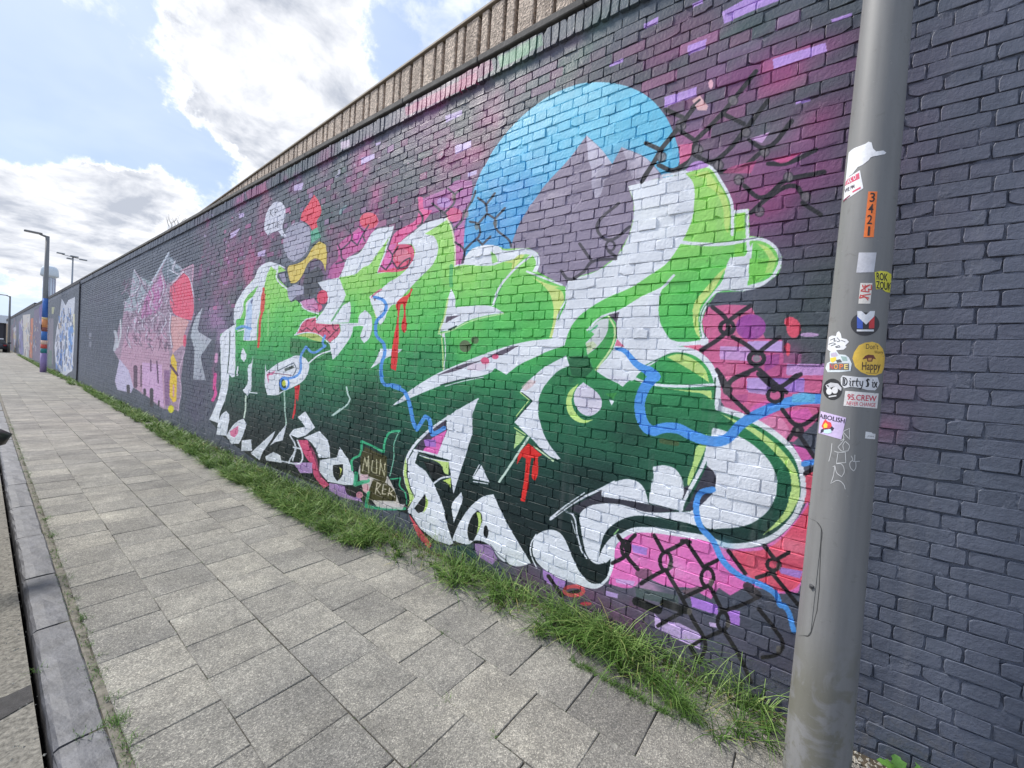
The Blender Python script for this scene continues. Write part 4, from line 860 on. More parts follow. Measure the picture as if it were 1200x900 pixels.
# ------------------------------------------------------------------ materials
def wall_paint(name, gloss=0.5, bump=1.0, darken=1.0):
    """masonry paint: the two prints laid along the wall by place (metres along and up the wall)"""
    m, nt, bs = new_mat(name)
    g = nt.n('ShaderNodeNewGeometry')
    sp = nt.n('ShaderNodeSeparateXYZ', ins={0: g.outputs['Position']})
    cols = []
    for im, r in ((IMG_NEAR, NEAR), (IMG_FAR, FAR)):
        u = nt.math('DIVIDE', nt.math('SUBTRACT', sp.outputs[1], r.y0), r.y1 - r.y0)
        v = nt.math('DIVIDE', sp.outputs[2], r.z1)
        cv = nt.n('ShaderNodeCombineXYZ', ins={0: u, 1: v})
        tx = nt.n('ShaderNodeTexImage', image=im, extension='EXTEND', interpolation='Linear')
        nt.set(tx.inputs[0], cv.outputs[0])
        cols.append(tx.outputs[0])
    sel = nt.maprange(sp.outputs[1], 9.4, 9.8)
    c = nt.mix(sel, cols[0], cols[1])
    # natural unevenness of roller coats, dust and scuffs
    n1 = nt.noise(g.outputs['Position'], 5.0, 6.0, 0.65)
    c = nt.mix(1.0, c, nt.ramp(n1.outputs[0], [(0.25, (.84, .84, .85)), (0.75, (1.06, 1.06, 1.06))]), 'MULTIPLY')
    stv = nt.n('ShaderNodeCombineXYZ', ins={0: 0.0, 1: nt.math('MULTIPLY', sp.outputs[1], 9.0), 2: nt.math('MULTIPLY', sp.outputs[2], 0.9)})
    stk = nt.noise(stv.outputs[0], 1.0, 6.0, 0.65, 0.4)
    c = nt.mix(nt.math('MULTIPLY', nt.maprange(stk.outputs[0], 0.56, 0.74), 0.16), c, (0.30, 0.29, 0.29, 1))
    spl = nt.noise(g.outputs['Position'], 26.0, 6.0, 0.75)
    sm_ = nt.math('MULTIPLY', nt.maprange(spl.outputs[0], 0.46, 0.62), nt.maprange(sp.outputs[2], 0.38, 0.02))
    c = nt.mix(nt.math('MULTIPLY', sm_, 0.45), c, (0.13, 0.115, 0.09, 1))
    n2 = nt.noise(g.outputs['Position'], 70.0, 6.0, 0.7)
    fleck = nt.maprange(n2.outputs[0], 0.66, 0.74)
    c = nt.mix(nt.math('MULTIPLY', fleck, 0.16), c, (0.30, 0.29, 0.29, 1))
    n4 = nt.noise(g.outputs['Position'], 33.0, 5.0, 0.7)
    c = nt.mix(nt.math('MULTIPLY', nt.maprange(n4.outputs[0], 0.64, 0.72), 0.25), c, (0.035, 0.035, 0.045, 1))
    nt.set(bs.inputs['Base Color'], c)
    nt.set(bs.inputs['Roughness'], nt.maprange(n1.outputs[0], 0.3, 0.7, gloss - 0.07, gloss + 0.12))
    bs.inputs['Specular IOR Level'].default_value = 0.45
    a = nt.noise(g.outputs['Position'], 60.0, 4.0, 0.6)
    b = nt.noise(g.outputs['Position'], 190.0, 3.0, 0.65)
    h = nt.math('ADD', nt.math('MULTIPLY', a.outputs[0], 1.0), nt.math('MULTIPLY', b.outputs[0], 0.30))
    bp = nt.n('ShaderNodeBump', ins={'Strength': 0.55 * bump, 'Distance': 0.006, 'Height': h})
    nt.set(bs.inputs['Normal'], bp.outputs[0])
    return m


M_PAINT = wall_paint("painted_brick")
M_MORTAR = wall_paint("painted_mortar", 0.62, 1.7)


def concrete_slab(name):
    m, nt, bs = new_mat(name)
    g = nt.n('ShaderNodeNewGeometry'); oi = nt.n('ShaderNodeObjectInfo')
    rnd = nt.math('FRACT', nt.math('ADD', oi.outputs['Random'], g.outputs['Random Per Island']))
    pos = nt.vmath('ADD', g.outputs['Position'], nt.vmath('SCALE', (1.0, 1.0, 1.0), scale=nt.math('MULTIPLY', rnd, 3.0)))
    big = nt.noise(pos, 2.4, 5.0, 0.6)
    mid = nt.noise(pos, 22.0, 5.0, 0.7)
    base = nt.ramp(rnd, [(0.0, (.246, .236, .218)), (0.35, (.290, .279, .256)), (0.7, (.338, .322, .288)), (1.0, (.266, .257, .240))])
    base = nt.mix(1.0, base, nt.ramp(big.outputs[0], [(0.28, (.70, .70, .71)), (0.72, (1.16, 1.15, 1.12))]), 'MULTIPLY')
    base = nt.mix(1.0, base, nt.ramp(mid.outputs[0], [(0.3, (.80, .80, .80)), (0.7, (1.12, 1.12, 1.11))]), 'MULTIPLY')
    vo = nt.n('ShaderNodeTexVoronoi', feature='F1'); nt.set(vo.inputs['Vector'], pos); vo.inputs['Scale'].default_value = 215.0
    spk = nt.n('ShaderNodeSeparateColor', ins={0: vo.outputs['Color']})
    grain = nt.ramp(spk.outputs[0], [(0.0, (.30, .30, .31)), (0.2, (.66, .65, .64)), (0.55, (1.05, 1.04, 1.02)), (0.80, (1.45, 1.43, 1.38)), (0.93, (2.1, 2.05, 1.95))], 'CONSTANT')
    base = nt.mix(0.58, base, nt.mix(1.0, base, grain, 'MULTIPLY'))
    fine = nt.noise(pos, 420.0, 2.0, 0.6)
    base = nt.mix(1.0, base, nt.ramp(fine.outputs[0], [(0.3, (.82, .82, .82)), (0.7, (1.15, 1.15, 1.15))]), 'MULTIPLY')
    stain = nt.noise(pos, 7.0, 6.0, 0.7)
    base = nt.mix(nt.math('MULTIPLY', nt.maprange(stain.outputs[0], 0.57, 0.70), 0.42), base, (0.125, 0.120, 0.110, 1))
    gum = nt.n('ShaderNodeTexVoronoi', feature='F1'); nt.set(gum.inputs['Vector'], g.outputs['Position']); gum.inputs['Scale'].default_value = 5.5
    gsel = nt.n('ShaderNodeSeparateColor', ins={0: gum.outputs['Color']})
    gm = nt.math('MULTIPLY', nt.maprange(gum.outputs['Distance'], 0.085, 0.060), nt.math('GREATER_THAN', gsel.outputs[0], 0.72))
    base = nt.mix(nt.math('MULTIPLY', gm, 0.55), base, (0.10, 0.098, 0.095, 1))
    wash = nt.noise(g.outputs['Position'], 1.1, 6.0, 0.7, 0.5)
    base = nt.mix(1.0, base, nt.ramp(wash.outputs[0], [(0.30, (.76, .755, .75)), (0.55, (1.0, 1.0, 1.0)), (0.72, (1.18, 1.17, 1.14))]), 'MULTIPLY')
    lich = nt.noise(pos, 11.0, 6.0, 0.75)
    base = nt.mix(nt.math('MULTIPLY', nt.maprange(lich.outputs[0], 0.62, 0.70), 0.32), base, (0.44, 0.43, 0.38, 1))
    nt.set(bs.inputs['Base Color'], base)
    bs.inputs['Roughness'].default_value = 0.88
    bs.inputs['Specular IOR Level'].default_value = 0.3
    h = nt.math('ADD', nt.math('MULTIPLY', vo.outputs['Distance'], 0.8), nt.math('MULTIPLY', mid.outputs[0], 0.8))
    bp = nt.n('ShaderNodeBump', ins={'Strength': 0.5, 'Distance': 0.004, 'Height': h})
    nt.set(bs.inputs['Normal'], bp.outputs[0])
    return m


M_SLAB = concrete_slab("paving_concrete")
M_BLUESTONE = plain("bluestone", (84, 84, 88), 0.6, 0, 0.42, 9.0, 0.9, 45)
M_ROAD = plain("worn_road_concrete", (118, 114, 106), 0.9, 0, 0.55, 60.0, 1.0, 140)
M_JOINT = plain("joint_sand", (76, 72, 62), 0.95, 0, 0.35, 20.0, 0.8, 150)
M_CEMENT = plain("rough_cement", (112, 107, 97), 0.92, 0, 0.4, 22.0, 1.0, 70)
M_SOIL = plain("soil", (70, 62, 50), 0.95, 0, 0.4, 18.0, 1.0, 60)
M_STONE = plain("pebble", (150, 146, 136), 0.85, 0, 0.4, 40.0)
M_POLE = None


def pole_metal(name, base=(122, 122, 122)):
    m, nt, bs = new_mat(name)
    g = nt.n('ShaderNodeNewGeometry')
    sp = nt.n('ShaderNodeSeparateXYZ', ins={0: g.outputs['Position']})
    st = nt.n('ShaderNodeCombineXYZ', ins={0: nt.math('MULTIPLY', sp.outputs[0], 10), 1: nt.math('MULTIPLY', sp.outputs[1], 10), 2: nt.math('MULTIPLY', sp.outputs[2], 1.0)})
    n1 = nt.noise(st.outputs[0], 1.6, 5, 0.6)
    c = s2l(base)
    col = nt.ramp(n1.outputs[0], [(0.3, tuple(x * .86 for x in c[:3])), (0.7, tuple(x * 1.12 for x in c[:3]))])
    n2 = nt.noise(g.outputs['Position'], 7.0, 6, 0.65, 0.6)
    low = nt.maprange(sp.outputs[2], 0.66, 0.40)
    blot = nt.math('MULTIPLY', nt.maprange(n2.outputs[0], 0.46, 0.54), low)
    col = nt.mix(nt.math('MULTIPLY', blot, 0.6), col, s2l((96, 94, 78)))
    n3 = nt.noise(g.outputs['Position'], 60.0, 3, 0.7)
    col = nt.mix(nt.math('MULTIPLY', nt.maprange(n3.outputs[0], 0.68, 0.75), 0.25), col, s2l((150, 150, 148)))
    scv = nt.n('ShaderNodeCombineXYZ', ins={0: nt.math('MULTIPLY', sp.outputs[0], 25), 1: nt.math('MULTIPLY', sp.outputs[1], 25), 2: nt.math('MULTIPLY', sp.outputs[2], 260)})
    scr = nt.noise(scv.outputs[0], 1.0, 3, 0.6, 1.2)
    col = nt.mix(nt.math('MULTIPLY', nt.maprange(scr.outputs[0], 0.70, 0.74), 0.35), col, s2l((168, 168, 166)))
    gl = nt.noise(g.outputs['Position'], 24.0, 6, 0.7, 0.8)
    col = nt.mix(nt.math('MULTIPLY', nt.maprange(gl.outputs[0], 0.60, 0.68), 0.28), col, s2l((84, 82, 78)))
    nt.set(bs.inputs['Base Color'], col)
    bs.inputs['Metallic'].default_value = 0.0
    bs.inputs['Specular IOR Level'].default_value = 0.4
    nt.set(bs.inputs['Roughness'], nt.maprange(n1.outputs[0], 0.3, 0.7, 0.50, 0.62))
    bp = nt.n('ShaderNodeBump', ins={'Strength': 0.12, 'Distance': 0.003, 'Height': n3.outputs[0]})
    nt.set(bs.inputs['Normal'], bp.outputs[0])
    return m


M_POLE = pole_metal("grey_pole_paint")
M_COPING = plain("coping_concrete", (98, 95, 92), 0.85, 0, 0.3, 9.0, 0.8, 60)
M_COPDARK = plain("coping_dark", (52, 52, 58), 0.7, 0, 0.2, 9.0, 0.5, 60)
M_LIP = plain("roof_edge_metal", (150, 138, 122), 0.7, 0.0, 0.1)


def aggregate(name, base, dark):
    m, nt, bs = new_mat(name)
    g = nt.n('ShaderNodeNewGeometry')
    vo = nt.n('ShaderNodeTexVoronoi'); nt.set(vo.inputs['Vector'], g.outputs['Position']); vo.inputs['Scale'].default_value = 62.0
    sc_ = nt.n('ShaderNodeSeparateColor', ins={0: vo.outputs['Color']})
    c = s2l(base)
    col = nt.ramp(sc_.outputs[0], [(0.0, tuple(x * .60 for x in c[:3])), (0.2, tuple(x * .8 for x in c[:3])), (0.6, tuple(x * 1.12 for x in c[:3])), (0.88, tuple(min(1, x * 1.35) for x in c[:3]))], 'CONSTANT')
    sp = nt.n('ShaderNodeSeparateXYZ', ins={0: g.outputs['Position']})
    stv = nt.n('ShaderNodeCombineXYZ', ins={0: sp.outputs[0], 1: nt.math('MULTIPLY', sp.outputs[1], 4.0), 2: nt.math('MULTIPLY', sp.outputs[2], .6)})
    n = nt.noise(stv.outputs[0], 1.6, 5, 0.6)
    col = nt.mix(1.0, col, nt.ramp(n.outputs[0], [(0.28, (.58, .56, .54)), (0.5, (.95, .95, .94)), (0.72, (1.15, 1.15, 1.13))]), 'MULTIPLY')
    nt.set(bs.inputs['Base Color'], col)
    bs.inputs['Roughness'].default_value = 0.9
    bp = nt.n('ShaderNodeBump', ins={'Strength': 0.9, 'Distance': 0.008, 'Height': vo.outputs['Distance']})
    nt.set(bs.inputs['Normal'], bp.outputs[0])
    return m


M_AGG = aggregate("exposed_aggregate", (200, 182, 166), None)
M_GROOVE = plain("panel_groove", (128, 104, 82), 0.9, 0, 0.2, 8.0)


def leaf_mat(name, c0, c1, c2):
    m, nt, bs = new_mat(name)
    at = nt.n('ShaderNodeAttribute', attribute_name='tint')
    sc_ = nt.n('ShaderNodeSeparateColor', ins={0: at.outputs['Color']})
    col = nt.ramp(sc_.outputs[0], [(0.0, s2l(c0)), (0.5, s2l(c1)), (0.9, s2l(c2)), (1.0, s2l((176, 166, 110)))])
    nt.set(bs.inputs['Base Color'], col)
    bs.inputs['Roughness'].default_value = 0.55
    bs.inputs['Specular IOR Level'].default_value = 0.35
    try:
        bs.inputs['Subsurface Weight'].default_value = 0.0
    except Exception:
        pass
    tr = nt.n('ShaderNodeBsdfTranslucent'); nt.set(tr.inputs[0], col)
    mx = nt.n('ShaderNodeMixShader', ins={0: 0.22}); nt.t.links.new(bs.outputs[0], mx.inputs[1]); nt.t.links.new(tr.outputs[0], mx.inputs[2])
    out = [n for n in nt.t.nodes if n.type == 'OUTPUT_MATERIAL'][0]
    nt.t.links.new(mx.outputs[0], out.inputs[0])
    return m


M_GRASS = leaf_mat("grass_blade", (48, 74, 30), (90, 126, 54), (152, 180, 104))


def flat(name, rgb, rough=0.5, emit=None):
    m, nt, bs = new_mat(name)
    bs.inputs['Base Color'].default_value = s2l(rgb)
    bs.inputs['Roughness'].default_value = rough
    return m


_flat = {}


def FL(rgb, rough=0.5):
    k = (tuple(rgb), rough)
    if k not in _flat:
        _flat[k] = plain("print_%02x%02x%02x" % tuple(rgb), tuple(.93 * q + .07 * 128 for q in rgb), rough, 0, .10, 45.0, .25, 140)
    return _flat[k]


# ------------------------------------------------------------------ ground, road, kerb, pavement
def sheet(name, x0, x1, y0, y1, z, mat, nx=1, ny=1):
    vs = [(x0 + (x1 - x0) * i / nx, y0 + (y1 - y0) * j / ny, z) for j in range(ny + 1) for i in range(nx + 1)]
    fs = [(j * (nx + 1) + i, j * (nx + 1) + i + 1, (j + 1) * (nx + 1) + i + 1, (j + 1) * (nx + 1) + i) for j in range(ny) for i in range(nx)]
    o = mesh_obj(name, vs, fs, mat)
    o['kind'] = 'structure'
    return o


sheet("ground", -2200, 2200, -2200, 2200, -0.30, M_ROAD)
road = MB().box(-9.0, .178, -30, 260, -.29, -.040).build("road", M_ROAD)
road['kind'] = 'structure'
bed = MB().box(0.30, 2.62, -6, 150, -0.29, -0.010).build("pavement", M_JOINT)
bed['kind'] = 'structure'
# asphalt patches on the road beside the kerb
M_PATCH = plain("asphalt", (62, 60, 60), 0.9, 0, 0.25, 40, 0.9, 160)
pts_ = [(-.5, 2.86), (-.2, 2.90), (.10, 2.84), (.176, 2.86), (.176, 2.72), (.05, 2.66), (-.2, 2.60), (-.5, 2.58)]
mesh_obj("asphalt_patch", [(x, y, -.036) for x, y in pts_], [tuple(range(8))[::-1]], M_PATCH, parent=road)

# kerb: bluestone blocks with worn arrises and open joints
kerb = empty("kerb"); kerb['kind'] = 'structure'
kj = [-1.0, .55, 1.35, 2.28, 3.33, 4.10, 5.0, 5.95, 6.9, 7.9]
while kj[-1] < 60: kj.append(kj[-1] + .9 + .25 * RNG.random())


def kerb_block(y0, y1, rng, far=False):
    n = 3 if far else 9
    x0, x1 = .200, .352
    vs, fs = [], []
    ys = np.linspace(y0 + .006, y1 - .006, n)
    dz = (rng.random() - .5) * .008; dx = (rng.random() - .5) * .006
    prof = [(x0 + .004, -.28), (x0, -.030), (x0 + .006, -.010), (x0 + .018, -.001), (x0 + .06, .001), (x1 - .05, .000), (x1 - .010, -.001), (x1 - .002, -.008), (x1, -.28)]
    for j, y in enumerate(ys):
        e = .006 if j in (0, n - 1) else 0
        for k, (x, z) in enumerate(prof):
            jx = 0 if k in (0, 8) else (rng.random() - .5) * .006
            jz = 0 if k in (0, 8) else (rng.random() - .5) * .004
            vs.append((x + jx + dx, y, z + jz + dz * (k not in (0, 8)) - (e if 0 < k < 8 else 0)))
    m = len(prof)
    for j in range(n - 1):
        for k in range(m - 1):
            fs.append((j * m + k, j * m + k + 1, (j + 1) * m + k + 1, (j + 1) * m + k)[::-1])
    fs.append(tuple(range(m))); fs.append(tuple(range((n - 1) * m, n * m))[::-1])
    return vs, fs


krng = np.random.default_rng(5)
for i in range(len(kj) - 1):
    vs, fs = kerb_block(kj[i], kj[i + 1], krng, i > 12)
    mesh_obj("kerb_stone", vs, fs, M_BLUESTONE, kerb, smooth=False)
MB().box(.202, .352, 60.3, 150, -.28, 0.0).build("kerb_run", M_BLUESTONE, kerb)
# ragged cement strip between kerb and paving
strip_v, strip_f = [], []
ys = np.arange(-1, 30, .06); prev = None
for j, y in enumerate(ys):
    w = .012 + .03 * krng.random()
    strip_v += [(.350, y, -.006 + .004 * krng.random()), (.350 + w * .5, y, -.003 + .004 * krng.random()), (.362 + w, y, -.009)]
    if j:
        a = 3 * (j - 1); b = 3 * j
        strip_f += [(a, a + 1, b + 1, b), (a + 1, a + 2, b + 2, b + 1)]
st_ = mesh_obj("cement_strip", strip_v, strip_f, M_CEMENT, kerb)

# paving slabs
EDGES = [.385, .700, 1.045, 1.383, 1.714, 2.035, 2.352]
PH = [1.40, 1.245, 1.175, 1.332, 1.165, 1.325]
PIT = .3375


def slab_mesh(name, w, l, seed):
    rg = np.random.default_rng(seed)
    hw, hl = w / 2 - .0014, l / 2 - .0014
    out = []
    base = [(-hw, -hl), (0, -hl), (hw, -hl), (hw, 0), (hw, hl), (0, hl), (-hw, hl), (-hw, 0)]
    jit = [(rg.random(2) - .5) * (.007 if i % 2 == 0 else .004) for i in range(8)]
    rings = []
    for z, ins, q in ((-.02, 0, 1), (-.0035, 0, 1), (-.0003, .0035, 1)):
        rings.append([(x * (1 - ins / hw) + j[0] * q, y * (1 - ins / hl) + j[1] * q, z + (0 if z < -.01 else (rg.random() - .5) * .001)) for (x, y), j in zip(base, jit)])
    vs = sum(rings, [])
    fs = []
    for k in range(2):
        for i in range(8):
            fs.append((k * 8 + i, k * 8 + (i + 1) % 8, (k + 1) * 8 + (i + 1) % 8, (k + 1) * 8 + i))
    fs.append(tuple(range(16, 24)))
    return vs, fs


slabs = []
for c in range(6):
    x0, x1 = EDGES[c], EDGES[c + 1]
    y = PH[c] - PIT * 14
    while y < 70:
        slabs.append((c, (x0 + x1) / 2, y + PIT / 2)); y += PIT
vis = []
for s in slabs:
    if s[2] < -.6: continue
    if s[2] < .2:
        u, v, d = project([s[1], s[2], 0])
        if d < .3 or v > 1050: continue
    vis.append(s)
vis.sort(key=lambda s: s[2])
protos = {}
for c in range(6):
    for k in range(4):
        vs, fs = slab_mesh("slab", EDGES[c + 1] - EDGES[c], PIT, 100 + c * 10 + k)
        me = bpy.data.meshes.new("paving_slab")
        me.from_pydata(vs, [], fs); me.update(); me.materials.append(M_SLAB)
        protos[(c, k)] = me
srng = np.random.default_rng(11)
for (c, x, y) in vis[:300]:
    o = bpy.data.objects.new("paving_slab", protos[(c, int(srng.integers(4)))])
    o.location = (x, y, (srng.random() - .5) * .0035)
    o.rotation_euler = ((srng.random() - .5) * .012, (srng.random() - .5) * .010, (srng.random() - .5) * .006)
    link(o, bed)
rv, rf = [], []
for (c, x, y) in vis[300:] :
    vs, fs = slab_mesh("slab", EDGES[c + 1] - EDGES[c], PIT, 100 + c)
    vs = vs[8:]; fs = [tuple(i - 8 for i in f) for f in fs[8:]]
    b = len(rv); dz = (srng.random() - .5) * .003
    rv += [(vx + x, vy + y, vz + dz) for vx, vy, vz in vs]; rf += [tuple(i + b for i in f) for f in fs]
far_slabs = mesh_obj("paving_slabs", rv, rf, M_SLAB, bed); far_slabs['kind'] = 'stuff'
# the strip of earth and rubble along the foot of the wall
vv, vf = [], []
ys = np.arange(-3, 60, .12)
for j, y in enumerate(ys):
    for k, x in enumerate((2.33, 2.37, 2.41, 2.45)):
        vv.append((x, y, -.008 + (.016, .022, .018, .012)[k] * srng.random()))
    if j:
        for k in range(3):
            a = 4 * (j - 1) + k; b = 4 * j + k
            vf.append((a, a + 1, b + 1, b))
verge = mesh_obj("verge", vv, vf, M_SOIL); verge['kind'] = 'structure'
pv, pf = [], []
for k in range(1500):
    y = -1.2 + 1.9 * srng.random() if k < 1100 else .6 + 5 * srng.random()
    x = 2.39 - abs(srng.normal()) * .07
    if x < 2.1: continue
    s = .004 + .010 * srng.random() ** 2
    b = len(pv); ang = srng.random() * 6.28
    ca, sa = math.cos(ang), math.sin(ang)
    for (dx, dy, dz) in ((1, 0, 0), (0, .8, .1), (-.9, 0, 0), (0, -.7, 0), (0.1, 0, .75), (0, 0, -.4)):
        jx = 1 + .5 * (srng.random() - .5)
        pv.append((x + s * jx * (dx * ca - dy * sa), y + s * jx * (dx * sa + dy * ca), .006 + s * dz))
    for f in ((0, 1, 4), (1, 2, 4), (2, 3, 4), (3, 0, 4), (1, 0, 5), (2, 1, 5), (3, 2, 5), (0, 3, 5)): pf.append(tuple(i + b for i in f))
for k in range(900):
    y = .8 + 9 * srng.random() ** 1.5
    gut = srng.random() < .55
    x = (.366 + srng.normal() * .016) if gut else (.10 + .09 * srng.random())
    z0_ = -.004 if gut else -.040
    s = .0025 + .006 * srng.random() ** 2.5
    b = len(pv); ang = srng.random() * 6.28; ca, sa = math.cos(ang), math.sin(ang)
    for (dx, dy, dz) in ((1, 0, 0), (0, .8, .1), (-.9, 0, 0), (0, -.7, 0), (0.1, 0, .75), (0, 0, -.4)):
        pv.append((x + s * (dx * ca - dy * sa), y + s * (dx * sa + dy * ca), z0_ + s * dz))
    for f in ((0, 1, 4), (1, 2, 4), (2, 3, 4), (3, 0, 4), (1, 0, 5), (2, 1, 5), (3, 2, 5), (0, 3, 5)): pf.append(tuple(i + b for i in f))
gr = mesh_obj("gravel", pv, pf, M_STONE); gr['kind'] = 'stuff'

# ------------------------------------------------------------------ the brick wall
COURSE = .0651
Z0 = .033 - COURSE
WALL_END = 23.5
Z_SOLD = 3.905


def course_bricks(k, ya, yb, rng):
    """English bond: returns (y centre, width) of the bricks in course k"""
    header = (k % 2 == 1)
    pitch = .105 if header else .21
    ph = -.292 + (.0525 if header else 0)
    ph += (rng.random() - .5) * .02
    n0 = math.ceil((ya - ph) / pitch); n1 = math.floor((yb - ph) / pitch)
    js = [ph + i * pitch + (rng.random() - .5) * (.016 if not header else .012) for i in range(n0, n1 + 1)]
    js = [ya] + js + [yb]
    return [((a + b) / 2, b - a) for a, b in zip(js[:-1], js[1:]) if b - a > .03]


brng = np.random.default_rng(21)
ALL = []
ncourse = int((Z_SOLD - Z0) / COURSE)
for k in range(ncourse + 1):
    zc_ = Z0 + (k + .5) * COURSE
    if zc_ > Z_SOLD - .02: break
    for (yc, w) in course_bricks(k, -2.4, WALL_END, brng):
        ALL.append((yc, zc_, w))
ALL = np.array(ALL)
# projected size of each in the photograph
u, v, d = project(np.stack([np.full(len(ALL), WX), ALL[:, 0], ALL[:, 1]], -1))
inside = (u > -15) & (u < 1215) & (v > -15) & (v < 915) & (d > .2)
behind_pole = (u > 925) & (u < 1055) & (np.abs(u - (1042 - v * .0955)) < 22)
area = np.where(inside & ~behind_pole, ALL[:, 2] / np.maximum(d, .2) ** 2, 0)
order = np.argsort(-area)
single = set(order[:300].tolist())


def brick_ring(w, h, rng):
    """irregular outline with worn corners, in (y, z)"""
    hw, hh = w / 2, h / 2
    c = [(-hw, -hh * .5), (-hw * .97, -hh), (-hw * .3, -hh), (hw * .35, -hh), (hw * .97, -hh), (hw, -hh * .4), (hw, hh * .55), (hw * .96, hh), (hw * .3, hh), (-hw * .35, hh), (-hw * .97, hh), (-hw, hh * .5)]
    out = []
    for y, z in c:
        out.append((y + rng.normal() * .0013, z + rng.normal() * .0010))
    if rng.random() < .22:                       # a knocked-off corner
        i = (1, 4, 7, 10)[int(rng.integers(4))]
        k = .004 + .007 * rng.random()
        out[i] = (out[i][0] - math.copysign(k * 1.6, out[i][0]), out[i][1] - math.copysign(k, out[i][1]))
    return out


def brick_geo(w, h, rng, detail=True):
    gy = .0030 + .0060 * rng.random(); gz = .0036 + .0042 * rng.random()
    ring = brick_ring(w - gy, h - gz, rng)
    m = len(ring)
    proud = rng.normal() * .0016
    tilt_y = rng.normal() * .007; tilt_z = rng.normal() * .014
    vs = []
    for off, ins in ((.016, 0), (.0010, 0), (-.0007, .0017)):
        for y, z in ring:
            sy = y * (1 - ins / (w / 2)); sz = z * (1 - ins / (h / 2))
            x = off if off > .01 else off + proud + tilt_y * y + tilt_z * z + rng.normal() * .0005
            vs.append((x, sy, sz))
    fs = []
    for k in range(2):
        for i in range(m):
            fs.append((k * m + i, (k + 1) * m + i, (k + 1) * m + (i + 1) % m, k * m + (i + 1) % m))
    fs.append(tuple(range(2 * m, 3 * m))[::-1])
    return vs, fs


wall = empty("brick_wall", (WX, 0, 0), 0, "long dark brick wall with a huge green and white graffiti piece behind the grey post", "wall")


def under(parent, o):
    """parent while keeping world placement (parents here are only translated)"""
    o.parent = parent
    o.location = Vector(o.location) - Vector(parent.location)
    return o


# mortar: an uneven bed, in places flush with the bricks and in places raked out
my = np.concatenate([np.arange(-2.4, -.9, .05), np.arange(-.9, 6.0, .0125), np.arange(6.0, WALL_END + .01, .25)])
mz = np.arange(-.10, 4.051, .0163)
mrng = np.random.default_rng(8)
dep = vnoise(len(mz), len(my), 3.2, mrng) * .55 + vnoise(len(mz), len(my), 1.3, mrng) * .45
dep = .0003 + .0120 * np.clip((dep - .22) / .5, 0, 1)
gv = np.stack([np.broadcast_to(WX + dep, dep.shape), np.broadcast_to(my[None, :], dep.shape), np.broadcast_to(mz[:, None], dep.shape)], -1).reshape(-1, 3)
ii = (np.arange(len(mz) - 1)[:, None] * len(my) + np.arange(len(my) - 1)[None, :]).ravel()
gf = np.stack([ii, ii + len(my), ii + len(my) + 1, ii + 1], -1)
mm = bpy.data.meshes.new("mortar_joint")
mm.vertices.add(len(gv)); mm.vertices.foreach_set('co', gv.astype(np.float32).ravel())
mm.loops.add(gf.size); mm.loops.foreach_set('vertex_index', gf.astype(np.int32).ravel())
mm.polygons.add(len(gf)); mm.polygons.foreach_set('loop_start', np.arange(0, gf.size, 4, dtype=np.int32))
mm.update(calc_edges=True); mm.validate()
mm.materials.append(M_MORTAR)
mo = bpy.data.objects.new("mortar_joint", mm); COL.objects.link(mo)
under(wall, mo)
back = MB().box(WX + .020, WX + .18, -2.4, WALL_END, -.25, 4.050)
under(wall, back.build("mortar_bed", M_MORTAR))
STR = []; HDR = []
for kind, w0, lst in (("s", .21, STR), ("h", .105, HDR)):
    for k in range(14):
        vs, fs = brick_geo(w0, COURSE, brng)
        me = bpy.data.meshes.new("brick"); me.from_pydata(vs, [], fs); me.update(); me.materials.append(M_PAINT)
        sm_ = [False] * len(fs)
        me.polygons.foreach_set('use_smooth', sm_)
        lst.append((me, w0))
bv, bf = [], []
for i in range(len(ALL)):
    yc, zc_, w = ALL[i]
    if i in single:
        lst = STR if w > .155 else HDR
        me, w0 = lst[int(brng.integers(len(lst)))]
        o = bpy.data.objects.new("brick", me)
        o.parent = wall
        o.location = (0, yc, zc_ + brng.normal() * .0012)
        o.rotation_euler = (brng.normal() * .004, 0, 0)
        o.scale = (1, w / w0, 1)
        COL.objects.link(o)
    else:
        if yc < 9.0:
            vs, fs = brick_geo(w, COURSE, brng)
        else:
            hw, hh = (w - .010) / 2, (COURSE - .010) / 2
            pr = (brng.random() - .5) * .004
            vs = [(.012, s * hw, t * hh) for s, t in ((-1, -1), (1, -1), (1, 1), (-1, 1))] + [(pr, s * (hw - .002), t * (hh - .002)) for s, t in ((-1, -1), (1, -1), (1, 1), (-1, 1))]
            fs = [(i_, 4 + i_, 4 + (i_ + 1) % 4, (i_ + 1) % 4) for i_ in range(4)] + [(7, 6, 5, 4)]
        b = len(bv)
        bv += [(x, yc + y, zc_ + z) for x, y, z in vs]; bf += [tuple(q + b for q in f) for f in fs]
bw = mesh_obj("brickwork", bv, bf, M_PAINT, wall); bw['kind'] = 'stuff'
